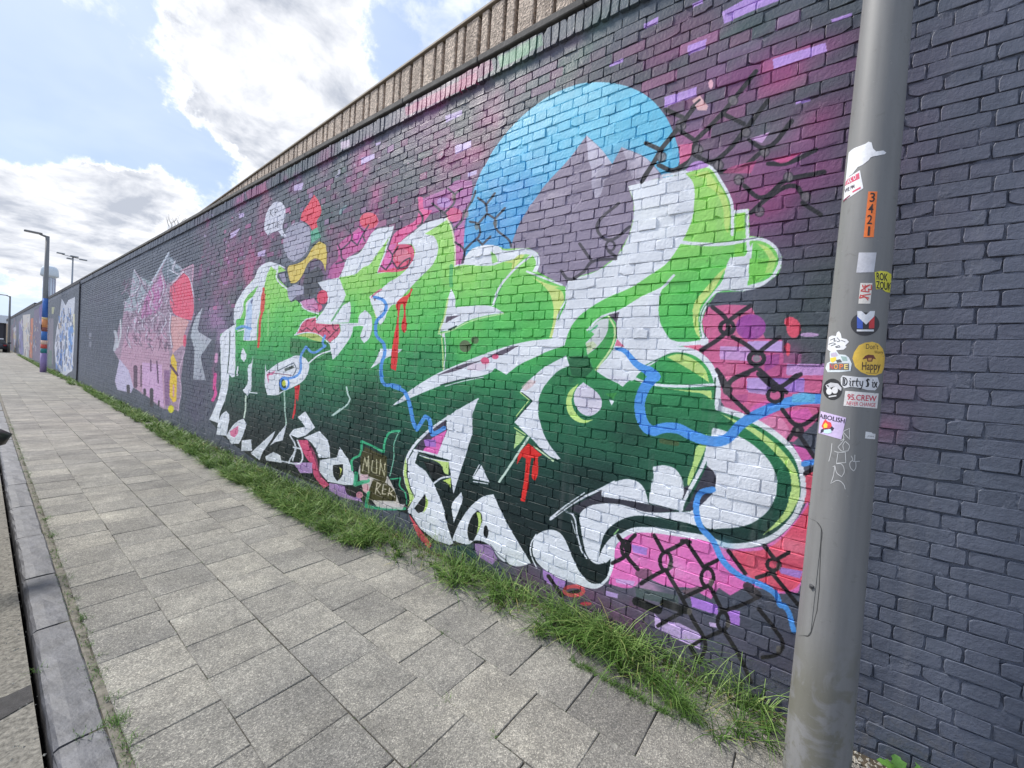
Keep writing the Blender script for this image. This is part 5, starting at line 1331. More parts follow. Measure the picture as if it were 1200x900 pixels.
# soldier course on top, standing 18 mm proud, one object per brick while they can be told apart
SO = []
for k in range(10):
    vs, fs = brick_geo(.062, .142, brng)
    vs = [(x - .020 if x < .01 else x, y, z) for x, y, z in vs]
    me = bpy.data.meshes.new("soldier_brick"); me.from_pydata(vs, [], fs); me.update(); me.materials.append(M_PAINT)
    SO.append(me)
y = .8; n_ = 0
while y < 12.0 and n_ < 200:
    o = bpy.data.objects.new("soldier_brick", SO[int(brng.integers(10))])
    o.parent = wall; o.location = ((brng.random() - .5) * .004, y, 3.978 + (brng.random() - .5) * .004); o.rotation_euler = ((brng.random() - .5) * .05, 0, 0)
    COL.objects.link(o); y += .0625 + (brng.random() - .5) * .004; n_ += 1
sv, sf = [], []
for ylist in (np.arange(-2.4, .76, .0625), np.arange(y, WALL_END, .0625)):
    for yy in ylist:
        vs, fs = brick_geo(.062, .142, brng)
        b = len(sv); sv += [((x - .020 if x < .01 else x), yy + q, 3.978 + z) for x, q, z in vs]; sf += [tuple(i + b for i in f) for f in fs]
sr = mesh_obj("soldier_course", sv, sf, M_PAINT, wall); sr['kind'] = 'stuff'
# coping: recessed bed, its dark colour standing in for shade, and concrete capping slabs
under(wall, MB().box(WX + .006, WX + .17, -2.4, WALL_END, 4.052, 4.072).build("coping_shade_bed", M_COPDARK))
y = -2.4; cm = {}
while y < WALL_END - .1:
    L = .95 if y < 11.2 else .98
    y1 = min(WALL_END, y + L)
    mb = MB().box(WX - .030, WX + .19, y + .004, y1 - .004, 4.073 + .002 * brng.random(), 4.128, .006)
    under(wall, mb.build("coping_slab", M_COPING))
    y = y1
for p in ((300, .12), (60, .1)): pass

# far stretch of the wall beyond the expansion joint
wall2 = empty("brick_wall", (WX, WALL_END, 0), 0, "far stretch of painted wall beyond the vertical joint, running away to the street end", "wall")
under(wall2, MB().box(WX + .003, WX + .18, WALL_END + .03, 96, -.25, 4.05).build("wall_face", M_PAINT))
fv, ff = [], []
for k in range(ncourse + 1):
    zc_ = Z0 + (k + .5) * COURSE
    if zc_ > Z_SOLD: break
    if zc_ > 3.95: break
    for yy in np.arange(WALL_END + .05, 46, .21):
        o_ = .1 if k % 2 else 0
        b = len(fv)
        ya, yb = yy + o_ + .004, yy + o_ + .206
        za, zb = zc_ - .0285, zc_ + .0285
        pr = -.001 - .004 * brng.random()
        fv += [(.004, ya, za), (.004, yb, za), (.004, yb, zb), (.004, ya, zb), (pr, ya + .002, za + .002), (pr, yb - .002, za + .002), (pr, yb - .002, zb - .002), (pr, ya + .002, zb - .002)]
        ff += [tuple(b + i for i in f) for f in ((0, 4, 5, 1), (1, 5, 6, 2), (2, 6, 7, 3), (3, 7, 4, 0), (7, 6, 5, 4))]
fo = mesh_obj("brickwork", [(x, y - WALL_END, z) for x, y, z in fv], ff, M_PAINT, wall2); fo['kind'] = 'stuff'
under(wall2, MB().box(WX - .018, WX + .19, WALL_END + .03, 45.5, 4.0, 4.13).build("coping", M_COPDARK))
under(wall2, MB().box(WX - .03, WX + .19, 45.5, 96, 4.0, 4.26).build("coping", M_COPDARK))
under(wall2, MB().tube((WX - .025, WALL_END + .015, -.1), (WX - .025, WALL_END + .015, 4.02), .022, n=8).build("cover_strip", M_COPDARK))

# ------------------------------------------------------------------ building with ribbed concrete fascia behind the wall
BX0, BY0, BK, BZ = 2.650, 2.515, .0427, 4.853
ang = math.atan(BK)
bld = empty("flat_roofed_building", (BX0 + .02 + BK * (1.0 - BY0), 1.0, 0), -ang, "flat roofed building with ribbed brown concrete fascia rising behind the painted wall", "building")
rb = np.random.default_rng(9)
MB().box(.055, 9.0, -.4, 13.9, -.2, 4.80).build("wall_core", M_GROOVE, bld)
y = 0.0; wide = True; k = 0
while y < 13.4:
    w = (.155 if wide else .085) * (.95 + .1 * rb.random())
    mb = MB().box(0, .055, y, y + w, 3.9, 4.815, .007)
    mb.build("concrete_rib", M_AGG, bld)
    y += w + (.034 if k % 3 else .045)
    k += 1; wide = (k % 2 == 0) or (k % 5 == 0)
MB().box(-.016, 9.0, -.4, 13.9, 4.826, 4.852, .004).build("roof_edge", M_LIP, bld)
MB().box(-.012, .054, -.4, 13.9, 3.80, 3.895).build("fascia_ledge", M_COPING, bld)

# ------------------------------------------------------------------ lamp posts
PX, PY, PR, PK = 2.12, -.123, .111, .011


def lamp_post(name, loc, h, r0, r1, label, group, mat, arm=.9, arm_dir=(-1, 0)):
    t = empty(name, loc, 0, label, "lamp post", group)
    n = 40
    MB().lathe([(r0, -.1), (r0, 0.0), (r1 + (r0 - r1) * .5, h * .5), (r1, h)], n=n).build("post", mat, t, True)
    a = Vector((arm_dir[0], arm_dir[1], 0))
    MB().tube((0, 0, h - .05), tuple(a * arm * .35 + Vector((0, 0, h + .02))), r1 * .8, r1 * .6).build("arm", mat, t, True)
    mb = MB().box(-.10, .10, -.42, .16, -.03, .05, .02)
    # luminaire head lies along the arm
    c = a * arm * .62 + Vector((0, 0, h + .04)); th = math.atan2(a.y, a.x) - math.pi / 2
    mb.v = [(c.x + x * math.cos(th) + yy * -math.sin(th) * -1, c.y + x * math.sin(th) + yy * math.cos(th) * 1, c.z + z) if False else
            (c.x + x * math.cos(th) - (yy + .12) * math.sin(th), c.y + x * math.sin(th) + (yy + .12) * math.cos(th), c.z + z) for x, yy, z in mb.v]
    head = mb.build("lantern", mat, t)
    gl = MB().box(-.075, .075, -.38, .10, -.037, -.031)
    gl.v = [(c.x + x * math.cos(th) - (yy + .12) * math.sin(th), c.y + x * math.sin(th) + (yy + .12) * math.cos(th), c.z + z) for x, yy, z in gl.v]
    gl.build("lens", FL((214, 216, 218), .25), head)
    return t


H_POST = 6.75
near = lamp_post("lamp_post", (PX, PY, 0), H_POST, PR, PR - PK * H_POST, "thick grey lamp post covered in stickers, standing close in front of the wall", "lamp posts along the wall", M_POLE, 1.0)


def cone_pt(px, off=0.0):
    """point on the near post's surface seen at a photo pixel, lifted by off"""
    d = ray(px[0], px[1]); o = np.array([0, 0, CAM_H])
    ex, ey = o[0] - PX, o[1] - PY
    R0 = PR + off
    # |xy|^2 = (R0 - PK z)^2
    a = d[0] ** 2 + d[1] ** 2 - (PK * d[2]) ** 2
    rz = R0 - PK * o[2]
    b = 2 * (ex * d[0] + ey * d[1] + rz * PK * d[2])
    c = ex ** 2 + ey ** 2 - rz ** 2
    disc = b * b - 4 * a * c
    if disc < 0: disc = 0
    t = (-b - math.sqrt(disc)) / (2 * a)
    return o + d * t - np.array([PX, PY, 0])


def clamp_px(p):
    """keep a traced pixel a hair inside the post's outline"""
    y = p[1]
    xl = 1013 - y * (95 / 880.0) + .8; xr = 1072 - y * (72 / 880.0) - .8
    return (min(max(p[0], xl), xr), y)


def patch(name, pts, mat, off, parent, rings=4, sub=2):
    """a film stuck on the post: star-shaped outline given in photo pixels"""
    if name.startswith("print"): sub = max(sub, 3 if len(pts) > 8 else 5)
    pts = [np.array(p, float) for p in pts]
    full = []
    for i in range(len(pts)):
        a, b = pts[i], pts[(i + 1) % len(pts)]
        for k in range(sub): full.append(a + (b - a) * k / sub)
    cen = sum(full) / len(full); n = len(full)
    vs = [cone_pt(clamp_px(cen), off)]; fs = []
    for r in range(1, rings + 1):
        for p in full: vs.append(cone_pt(clamp_px(cen + (p - cen) * r / rings), off))
    for i in range(n):
        j = (i + 1) % n
        fs.append((0, 1 + j, 1 + i))
        for r in range(rings - 1):
            fs.append((1 + r * n + i, 1 + r * n + j, 1 + (r + 1) * n + j, 1 + (r + 1) * n + i))
    # rim down to the post
    b = len(vs)
    for p in full: vs.append(cone_pt(clamp_px(p), 0.0001))
    o0 = 1 + (rings - 1) * n
    for i in range(n):
        j = (i + 1) % n
        fs.append((o0 + i, o0 + j, b + j, b + i))
    return mesh_obj(name, vs, fs, mat, parent)


def ribbon(name, paths, width, mat, off, parent):
    vs, fs = [], []
    for pts in paths:
        q = smooth_path(pts, False, 4, 70) if len(pts) > 2 else np.array(pts, float)
        for i in range(len(q)):
            a = q[max(0, i - 1)]; b_ = q[min(len(q) - 1, i + 1)]
            dd = b_ - a; dd = dd / (np.linalg.norm(dd) + 1e-9); nn = np.array([-dd[1], dd[0]]) * width / 2
            vs += [cone_pt(clamp_px(q[i] + nn), off), cone_pt(clamp_px(q[i] - nn), off)]
            if i:
                k = len(vs)
                fs.append((k - 4, k - 3, k - 1, k - 2))
    return mesh_obj(name, vs, fs, mat, parent)


def lettering(text, quad, mat, off, parent, bold=0.0, shear=0.0, name="lettering"):
    """words as a mesh, fitted into a quad of photo pixels (bl, br, tr, tl) and laid on the post"""
    cu = bpy.data.curves.new("words", 'FONT')
    cu.body = text; cu.offset = bold; cu.shear = shear; cu.resolution_u = 3; cu.space_line = .82
    tmp = bpy.data.objects.new("words", cu); COL.objects.link(tmp)
    bpy.context.view_layer.update()
    me = bpy.data.meshes.new_from_object(tmp.evaluated_get(bpy.context.evaluated_depsgraph_get()))
    bpy.data.objects.remove(tmp); bpy.data.curves.remove(cu)
    bm = bmesh.new(); bm.from_mesh(me)
    bmesh.ops.triangulate(bm, faces=list(bm.faces))
    co = np.array([v.co[:] for v in bm.verts])
    lo, hi = co.min(0), co.max(0)
    bl, br, tr, tl = [np.array(p, float) for p in quad]
    vs = []
    for c in co:
        s = (c[0] - lo[0]) / max(1e-6, hi[0] - lo[0]); t = (c[1] - lo[1]) / max(1e-6, hi[1] - lo[1])
        vs.append(cone_pt(clamp_px((bl * (1 - s) + br * s) * (1 - t) + (tl * (1 - s) + tr * s) * t), off))
    bm.verts.index_update()
    fs = [[v.index for v in f.verts] for f in bm.faces]
    bm.free(); bpy.data.meshes.remove(me)
    return mesh_obj(name, vs, fs, mat, parent)


def Z(crop, pts):
    x0, y0, s = {'a': (960, 370, 8.18), 'b': (960, 470, 8.18), 'c': (960, 270, 8.18), 'd': (960, 150, 6.92), 'e': (900, 600, 3.0)}[crop]
    return [(x0 + x / s, y0 + y / s) for x, y in pts]


def circ(crop, cx, cy, rx, ry, n=28, rot=0.0):
    return Z(crop, [(cx + rx * math.cos(2 * math.pi * i / n), cy + ry * math.sin(2 * math.pi * i / n)) for i in range(n)])


WHITE = FL((226, 227, 232)); BLACK = FL((26, 25, 28)); S1, S2, S3 = .0008, .0013, .0017


def sticker(pts, mat, label, rings=4, sub=2):
    rings = 6; sub = 8 if len(pts) < 8 else 3 if len(pts) < 20 else 2
    o = patch("sticker", pts, mat, S1, near, rings, sub)
    o['label'] = label
    return o


s = sticker(Z('d', [(205, 440), (212, 330), (232, 200), (280, 165), (375, 128), (400, 110), (425, 118), (436, 165), (462, 190), (520, 182), (545, 200), (530, 212), (470, 215), (415, 240), (400, 262), (350, 300), (285, 330), (268, 350), (268, 375), (240, 395)]), WHITE, "torn white sticker remnant", 5, 2)
s = sticker(Z('d', [(205, 420), (330, 342), (358, 488), (205, 590), (188, 610), (195, 480)]), WHITE, "white and red sticker with slanted print wrapping round the post edge")
patch("print_band", Z('d', [(205, 430), (322, 362), (327, 410), (205, 470)]), FL((206, 54, 96)), S2, s)
patch("print_band", Z('d', [(268, 512), (335, 475), (336, 490), (270, 526)]), FL((206, 54, 96)), S2, s); patch("print_band", Z('d', [(192, 585), (250, 540), (250, 552), (192, 600)]), FL((120, 40, 70)), S2, s)
lettering("TAK O", Z('d', [(208, 470), (300, 410), (295, 375), (208, 430)]), WHITE, S3, s, .01); lettering("WE PM", Z('d', [(205, 530), (285, 485), (283, 455), (205, 495)]), FL((60, 40, 56)), S3, s, .01)
s = sticker(Z('d', [(398, 515), (472, 515), (442, 885), (360, 885)]), FL((238, 116, 44)), "orange number sticker reading 3421")
for ch, (cx, cy) in zip("3421", ((432, 562), (419, 652), (409, 742), (403, 835))):
    hw_ = 9 if ch == "1" else 21
    lettering(ch, Z('d', [(cx - hw_ - 3, cy + 38), (cx + hw_ - 3, cy + 38), (cx + hw_ + 3, cy - 38), (cx - hw_ + 3, cy - 38)]), FL((40, 26, 24)), S2, s, .012)
s = sticker(Z('c', [(380, 212), (550, 212), (525, 400), (355, 405)]), FL((196, 196, 204)), "blank pale grey square sticker", 5, 3)
s = sticker(Z('c', [(395, 505), (510, 505), (490, 702), (375, 702)]), FL((228, 222, 214)), "small white sticker with red scribbled letters")
ribbon("lettering", [Z('c', q) for q in ([(400, 575), (490, 520), (420, 545), (415, 520)], [(500, 520), (500, 570), (470, 560), (480, 590), (395, 580)], [(495, 610), (400, 625), (480, 650)], [(400, 615), (385, 650), (440, 640), (470, 670)], [(440, 520), (440, 590)])], 1.3, FL((204, 70, 66)), S2, s)
s = sticker(Z('c', [(532, 400), (590, 388), (650, 395), (710, 430), (712, 480), (690, 520), (695, 600), (640, 590), (600, 560), (545, 565)]), FL((222, 214, 60)), "yellow and black graffiti name sticker at the post edge")
lettering("ROK\nZOUK", Z('c', [(548, 555), (690, 580), (700, 420), (545, 400)]), BLACK, S2, s, .02)
s = sticker(Z('a', [(440 + 138 * math.cos(2 * math.pi * i / 32), 80 + 112 * math.sin(2 * math.pi * i / 32)) for i in range(32)]), FL((46, 45, 49)), "round black sticker with blue, white and red letter M", 4, 1)
patch("print", Z('a', [(362, 0), (362, 120), (418, 125), (418, 40)]), FL((62, 92, 190)), S2, s); patch("print", Z('a', [(478, 42), (530, 0), (528, 120), (476, 122)]), FL((206, 52, 56)), S2, s)
patch("print", Z('a', [(365, -45), (405, -45), (448, 15), (490, -45), (535, -45), (528, 5), (450, 85), (366, 8)]), WHITE, S3, s, 2); patch("print", Z('a', [(360, 132), (525, 132), (523, 150), (360, 150)]), WHITE, S3, s, 2)
s = sticker(Z('a', [(190, 148), (208, 175), (215, 215), (262, 225), (285, 250), (250, 285), (262, 300), (235, 325), (170, 330), (150, 345), (110, 345), (78, 320), (65, 285), (85, 255), (80, 215), (120, 190), (160, 195), (170, 160)]), WHITE, "white cut-out sticker with fine black scribbles")
ribbon("lettering", [Z('a', q) for q in ([(105, 235), (150, 215), (140, 245), (165, 240)], [(90, 275), (130, 260), (160, 270), (110, 290)], [(170, 210), (200, 240), (170, 250)], [(150, 300), (190, 285), (200, 300), (160, 305)], [(210, 235), (250, 250)])], .8, FL((70, 72, 80)), S2, s)
s = sticker(Z('a', [(100, 350), (165, 335), (190, 370), (250, 375), (285, 400), (312, 460), (300, 530), (200, 540), (80, 540), (60, 500), (75, 455), (105, 440)]), FL((214, 222, 228)), "cut-out sticker with coloured letters NOPE")
patch("print", Z('a', [(98, 455), (285, 455), (285, 520), (98, 520)]), FL((110, 104, 104)), S2, s)
for ch, x, c in zip("NOPE", (100, 142, 194, 240), ((196, 70, 74), (240, 160, 60), (236, 120, 60), (240, 214, 130))):
    lettering(ch, Z('a', [(x, 512), (x + 36, 512), (x + 36, 464), (x, 464)]), FL(c), S3, s, .015)
patch("print", Z('a', [(105, 405), (160, 395), (165, 425), (130, 450), (108, 440)]), FL((232, 204, 70)), S2, s); patch("print", Z('a', [(110, 360), (160, 350), (180, 380), (150, 395), (112, 392)]), FL((188, 176, 200)), S2, s); patch("print", Z('a', [(205, 385), (260, 395), (270, 430), (225, 435)]), FL((150, 176, 172)), S2, s); patch("print", Z('a', [(160, 425), (200, 415), (220, 445), (170, 452)]), FL((76, 78, 82)), S2, s)
s = sticker(Z('a', [(318, 410), (335, 350), (380, 285), (440, 258), (510, 250), (570, 268), (612, 320), (630, 400), (628, 480), (600, 550), (540, 572), (470, 568), (400, 540), (345, 490)]), FL((238, 194, 74)), "round yellow sticker reading Don't Worry Be Happy", 5)
lettering("Don't", Z('a', [(448, 318), (568, 322), (566, 268), (450, 268)]), FL((86, 64, 40)), S2, s, .0); lettering("Worry", Z('a', [(530, 372), (612, 374), (612, 334), (530, 332)]), FL((110, 84, 46)), S2, s)
lettering("Happy", Z('a', [(408, 545), (588, 545), (590, 442), (412, 442)]), FL((70, 44, 36)), S2, s, .01)
patch("print", Z('a', [(470, 372), (520, 376), (540, 410), (548, 418), (520, 402), (508, 440), (462, 440), (455, 398), (415, 418), (440, 385)]), FL((110, 50, 36)), S2, s, 2); patch("print", Z('a', [(470, 405), (505, 405), (500, 430), (468, 430)]), FL((210, 150, 80)), S3, s, 2); ribbon("print", [Z('a', [(450, 545), (500, 552), (560, 550)])], .6, FL((120, 90, 50)), S2, s)
s = sticker(Z('a', [(205, 600), (225, 572), (300, 580), (390, 590), (470, 590), (560, 590), (578, 650), (560, 690), (535, 715), (460, 712), (380, 690), (300, 680), (240, 695), (210, 660)]), FL((222, 222, 226)), "white cut-out sticker in ornate gothic lettering", 4)
GOTH = {'D': [[(.1, 0), (.1, .9)], [(-.05, .95), (.5, .9), (.85, .65), (.85, .3), (.45, .02), (.0, .08)], [(.4, .15), (.4, .8)]], 'i': [[(.3, .62), (.5, .55), (.5, .1), (.7, .0)], [(.42, .8), (.6, .88)]], 'r': [[(.2, .6), (.4, .55), (.4, .08), (.55, 0)], [(.45, .5), (.65, .65), (.85, .55)]],
        't': [[(.45, .95), (.4, .12), (.65, .0)], [(.1, .6), (.8, .62)]], 'y': [[(.15, .65), (.25, .2), (.5, .1)], [(.75, .68), (.65, .1), (.35, -.3)], [(.35, -.3), (.1, -.2)]], 'S': [[(.85, .8), (.5, .95), (.2, .75), (.7, .4), (.6, .1), (.1, .05)], [(.45, .15), (.5, .85)]], 'x': [[(.15, .65), (.75, .0)], [(.75, .65), (.2, .0)], [(.25, .35), (.7, .35)]]}
gx = 0; gp = []
for ch in "Dirty Six":
    if ch == ' ': gx += .4; continue
    gp += [[(gx + x, y) for x, y in q] for q in GOTH[ch]]; gx += {'D': 1.05, 'S': 1.05, 'i': .62}.get(ch, .86)
QB = [np.array(p) for p in Z('a', [(222, 668), (560, 690), (562, 606), (226, 588)])]
ribbon("lettering", [[tuple((QB[0] * (1 - x / gx) + QB[1] * x / gx) * (1 - y) + (QB[3] * (1 - x / gx) + QB[2] * x / gx) * y) for x, y in q] for q in gp], 1.25, FL((34, 34, 38)), S2, s)
s = sticker(circ('a', 128, 705, 92, 102), FL((34, 34, 38)), "round black sticker with white shapes", 4, 1)
patch("print", circ('a', 95, 725, 28, 32, 12), FL((214, 214, 218)), S2, s, 2, 1); patch("print", circ('a', 150, 715, 30, 32, 12), FL((214, 214, 218)), S2, s, 2, 1)
patch("print", Z('a', [(60, 665), (110, 640), (180, 650), (215, 690), (210, 720), (185, 690), (120, 672), (75, 700)]), FL((196, 196, 202)), S2, s, 2); patch("print", Z('a', [(90, 770), (165, 760), (165, 772), (92, 784)]), FL((200, 200, 204)), S2, s, 2)
s = sticker(Z('a', [(250, 720), (570, 745), (555, 890), (232, 862)]), FL((230, 226, 224)), "white rectangular sticker reading 95.CREW NEVER CHANGE", 5, 3)
lettering("95.CREW", Z('a', [(266, 805), (548, 825), (552, 768), (272, 750)]), FL((206, 36, 70)), S2, s, .012); lettering("NEVER CHANGE", Z('a', [(262, 855), (538, 875), (542, 838), (266, 818)]), FL((206, 36, 70)), S2, s, .0)
s = sticker(Z('b', [(5, 95), (258, 160), (212, 368), (-10, 305)]), FL((206, 186, 226)), "lilac sticker reading ABOLISH with a small flame-coloured print", 5, 3)
lettering("ABOLISH", Z('b', [(-8, 160), (240, 215), (248, 170), (0, 118)]), FL((34, 30, 44)), S2, s, .015)
patch("print", Z('b', [(22, 240), (45, 190), (60, 175), (80, 195), (110, 205), (122, 240), (95, 265), (40, 270)]), FL((226, 70, 70)), S2, s, 2); patch("print", Z('b', [(40, 230), (60, 205), (80, 225), (75, 255), (45, 258)]), FL((244, 206, 70)), S3, s, 2); patch("print", Z('b', [(15, 275), (40, 262), (120, 240), (142, 258), (130, 285), (90, 272), (35, 295), (12, 308)]), FL((52, 46, 66)), S2, s, 2); patch("print", Z('b', [(45, 275), (110, 268), (120, 300), (80, 312), (42, 305)]), FL((196, 228, 236)), S3, s, 2)
s = sticker(Z('b', [(445, 292), (500, 300), (515, 312), (540, 315), (535, 366), (438, 358)]), FL((226, 226, 228)), "tiny white label with grey print", 3)
lettering("JMM", Z('b', [(460, 345), (520, 352), (524, 335), (465, 328)]), FL((120, 120, 124)), S2, s)
ribbon("marker_tag", [Z('b', q) for q in ([(205, 378), (235, 362), (228, 300), (290, 262), (292, 368), (232, 300)], [(240, 365), (220, 395), (180, 440), (215, 478), (275, 478), (290, 430), (250, 385), (228, 420), (235, 470)], [(145, 480), (175, 490), (250, 490), (255, 590), (165, 595), (180, 500)], [(165, 600), (215, 605), (240, 680), (215, 725), (170, 690), (150, 620), (130, 630)], [(150, 625), (135, 720), (110, 790), (180, 760), (235, 800), (250, 845)], [(122, 405), (112, 500), (92, 578)], [(305, 525), (322, 560), (295, 590), (300, 640), (330, 670), (350, 640), (350, 580), (320, 575)], [(342, 515), (340, 580), (390, 576)])], .75, FL((206, 206, 206)), .0005, near)
# service door
hatch = patch("hatch", Z('e', [(140, 20), (170, 34), (186, 60), (184, 110), (150, 420), (140, 434), (108, 434), (120, 200)]), M_POLE, .0016, near, 4, 4)
ribbon("hatch_gap", [Z('e', [(142, 22), (172, 36), (188, 60), (186, 110), (152, 422), (142, 436), (125, 434)])], .9, FL((58, 58, 58)), .0004, near)

c_ = np.mean([cone_pt(q, .004) for q in Z('e', [(150, 250), (156, 262)])], axis=0)
lk = MB().tube(tuple(c_ * .985), tuple(c_ + np.array([-.003, 0, 0])), .008, .008, 12).build("lock", FL((70, 70, 72), .4), hatch)

# far lamp post, its foot painted in coloured fields
farp = lamp_post("lamp_post", (1.945, 30.65, 0), 6.72, .115, .07, "distant lamp post with a blue and orange painted foot beside the wall", "lamp posts along the wall", M_POLE, .75)
bands = [(0.0, .95, (150, 128, 176)), (.95, 1.18, (40, 130, 130)), (1.18, 1.38, (208, 84, 70)), (1.38, 1.58, (236, 196, 170)), (1.58, 2.02, (52, 110, 180)), (2.02, 2.22, (140, 80, 70)), (2.22, 2.62, (232, 150, 90)), (2.62, 2.72, (240, 206, 140)), (2.72, 3.66, (58, 110, 190))]
for a, b, c in bands:
    ra = .1165 - .0067 * a; rb_ = .1165 - .0067 * b
    MB().lathe([(ra, a), (rb_, b - .002)], n=20).build("painted_band", FL(c, .5), farp, True)
MB().box(-.118, -.09, -.05, .05, 2.1, 2.35, .01).build("painted_diamond", FL((60, 34, 40)), farp)
third = lamp_post("lamp_post", (2.0, 72.0, 0), 6.2, .11, .07, "farthest thin lamp post at the end of the street", "lamp posts along the wall", M_POLE, .75)

# floodlight mast behind the wall
M_MAST = plain("galvanised", (150, 156, 162), 0.5, 0.3, 0.1)
mast = empty("floodlight_mast", (5.5, 60, 0), 0, "thin floodlight mast with spread lamp heads standing behind the wall", "floodlight")
MB().tube((0, 0, -.2), (0, 0, 10.2), .10, .06, 10).build("mast_pole", M_MAST, mast, True)
MB().tube((-.75, 0, 10.15), (.8, -.1, 9.95), .03, n=6).build("cross_bar", M_MAST, mast)
for (x, yy, z, w) in ((-.75, 0, 10.22, .34), (.15, -.2, 10.12, .36), (.78, 0, 9.98, .34), (-.1, .3, 9.9, .3)):
    MB().box(x - w, x + w * .6, yy - .2, yy + .2, z - .05, z + .05, .02).build("lamp_head", M_MAST, mast)
# tall pale tower far behind
tower = empty("tower", (13.4, 200, 0), 0, "tall pale round tower with a wider drum on top, far behind the wall", "tower")
M_TW = plain("pale_tower_concrete", (206, 214, 220), 0.8, 0, 0.06); M_TP = plain("tower_rib_concrete", (176, 174, 188), 0.8, 0, 0.06)  # ribs get a slightly darker tone than the shaft, all the way round
MB().lathe([(1.3, -1), (1.25, 22.0)], n=20).build("shaft", M_TW, tower, True)
MB().lathe([(1.35, 21.9), (2.0, 22.3), (2.05, 22.7), (1.9, 24.4), (1.5, 25.3), (.5, 25.7)], n=20).build("drum", M_TW, tower, True)
for k in range(12):
    a = 2 * math.pi * k / 12
    MB().tube((1.3 * math.cos(a), 1.3 * math.sin(a), 1), (1.28 * math.cos(a), 1.28 * math.sin(a), 21.8), .12, n=5).build("rib", M_TP, tower)
# low buildings closing the street
end = empty("low_hall", (1.6, 112, 0), 0, "low white-roofed hall with a dark front closing the far end of the street", "building")
M_WALLD = plain("dark_cladding", (58, 56, 62), 0.7, 0, 0.15); M_ROOFW = plain("white_roof_sheet", (216, 220, 226), 0.5, 0, 0.05)
MB().box(-9, .95, 0, 14, 0, 4.0).build("front_wall", M_WALLD, end)
MB().box(-9.4, 3.8, -.4, 14, 4.0, 5.35, .05).build("roof", M_ROOFW, end)
for k in range(4):
    MB().box(-8 + k * 2.2, -6.6 + k * 2.2, -.06, .02, .1, 2.9, .02).build("door", plain("roller_door", (96, 96, 104), .5), end)
MB().box(.98, 3.6, .2, 13, 0, 3.98).build("side_wing", M_WALLD, end)

# ------------------------------------------------------------------ cars
M_GLASS = plain("car_glass", (26, 30, 34), 0.05, 0, 0.02); M_TYRE = plain("tyre", (28, 28, 29), 0.85, 0, 0.1); M_RIM = plain("rim", (150, 152, 156), 0.35, 0.8, 0.05); M_TRIM = plain("black_plastic", (24, 24, 27), 0.42, 0, 0.1)


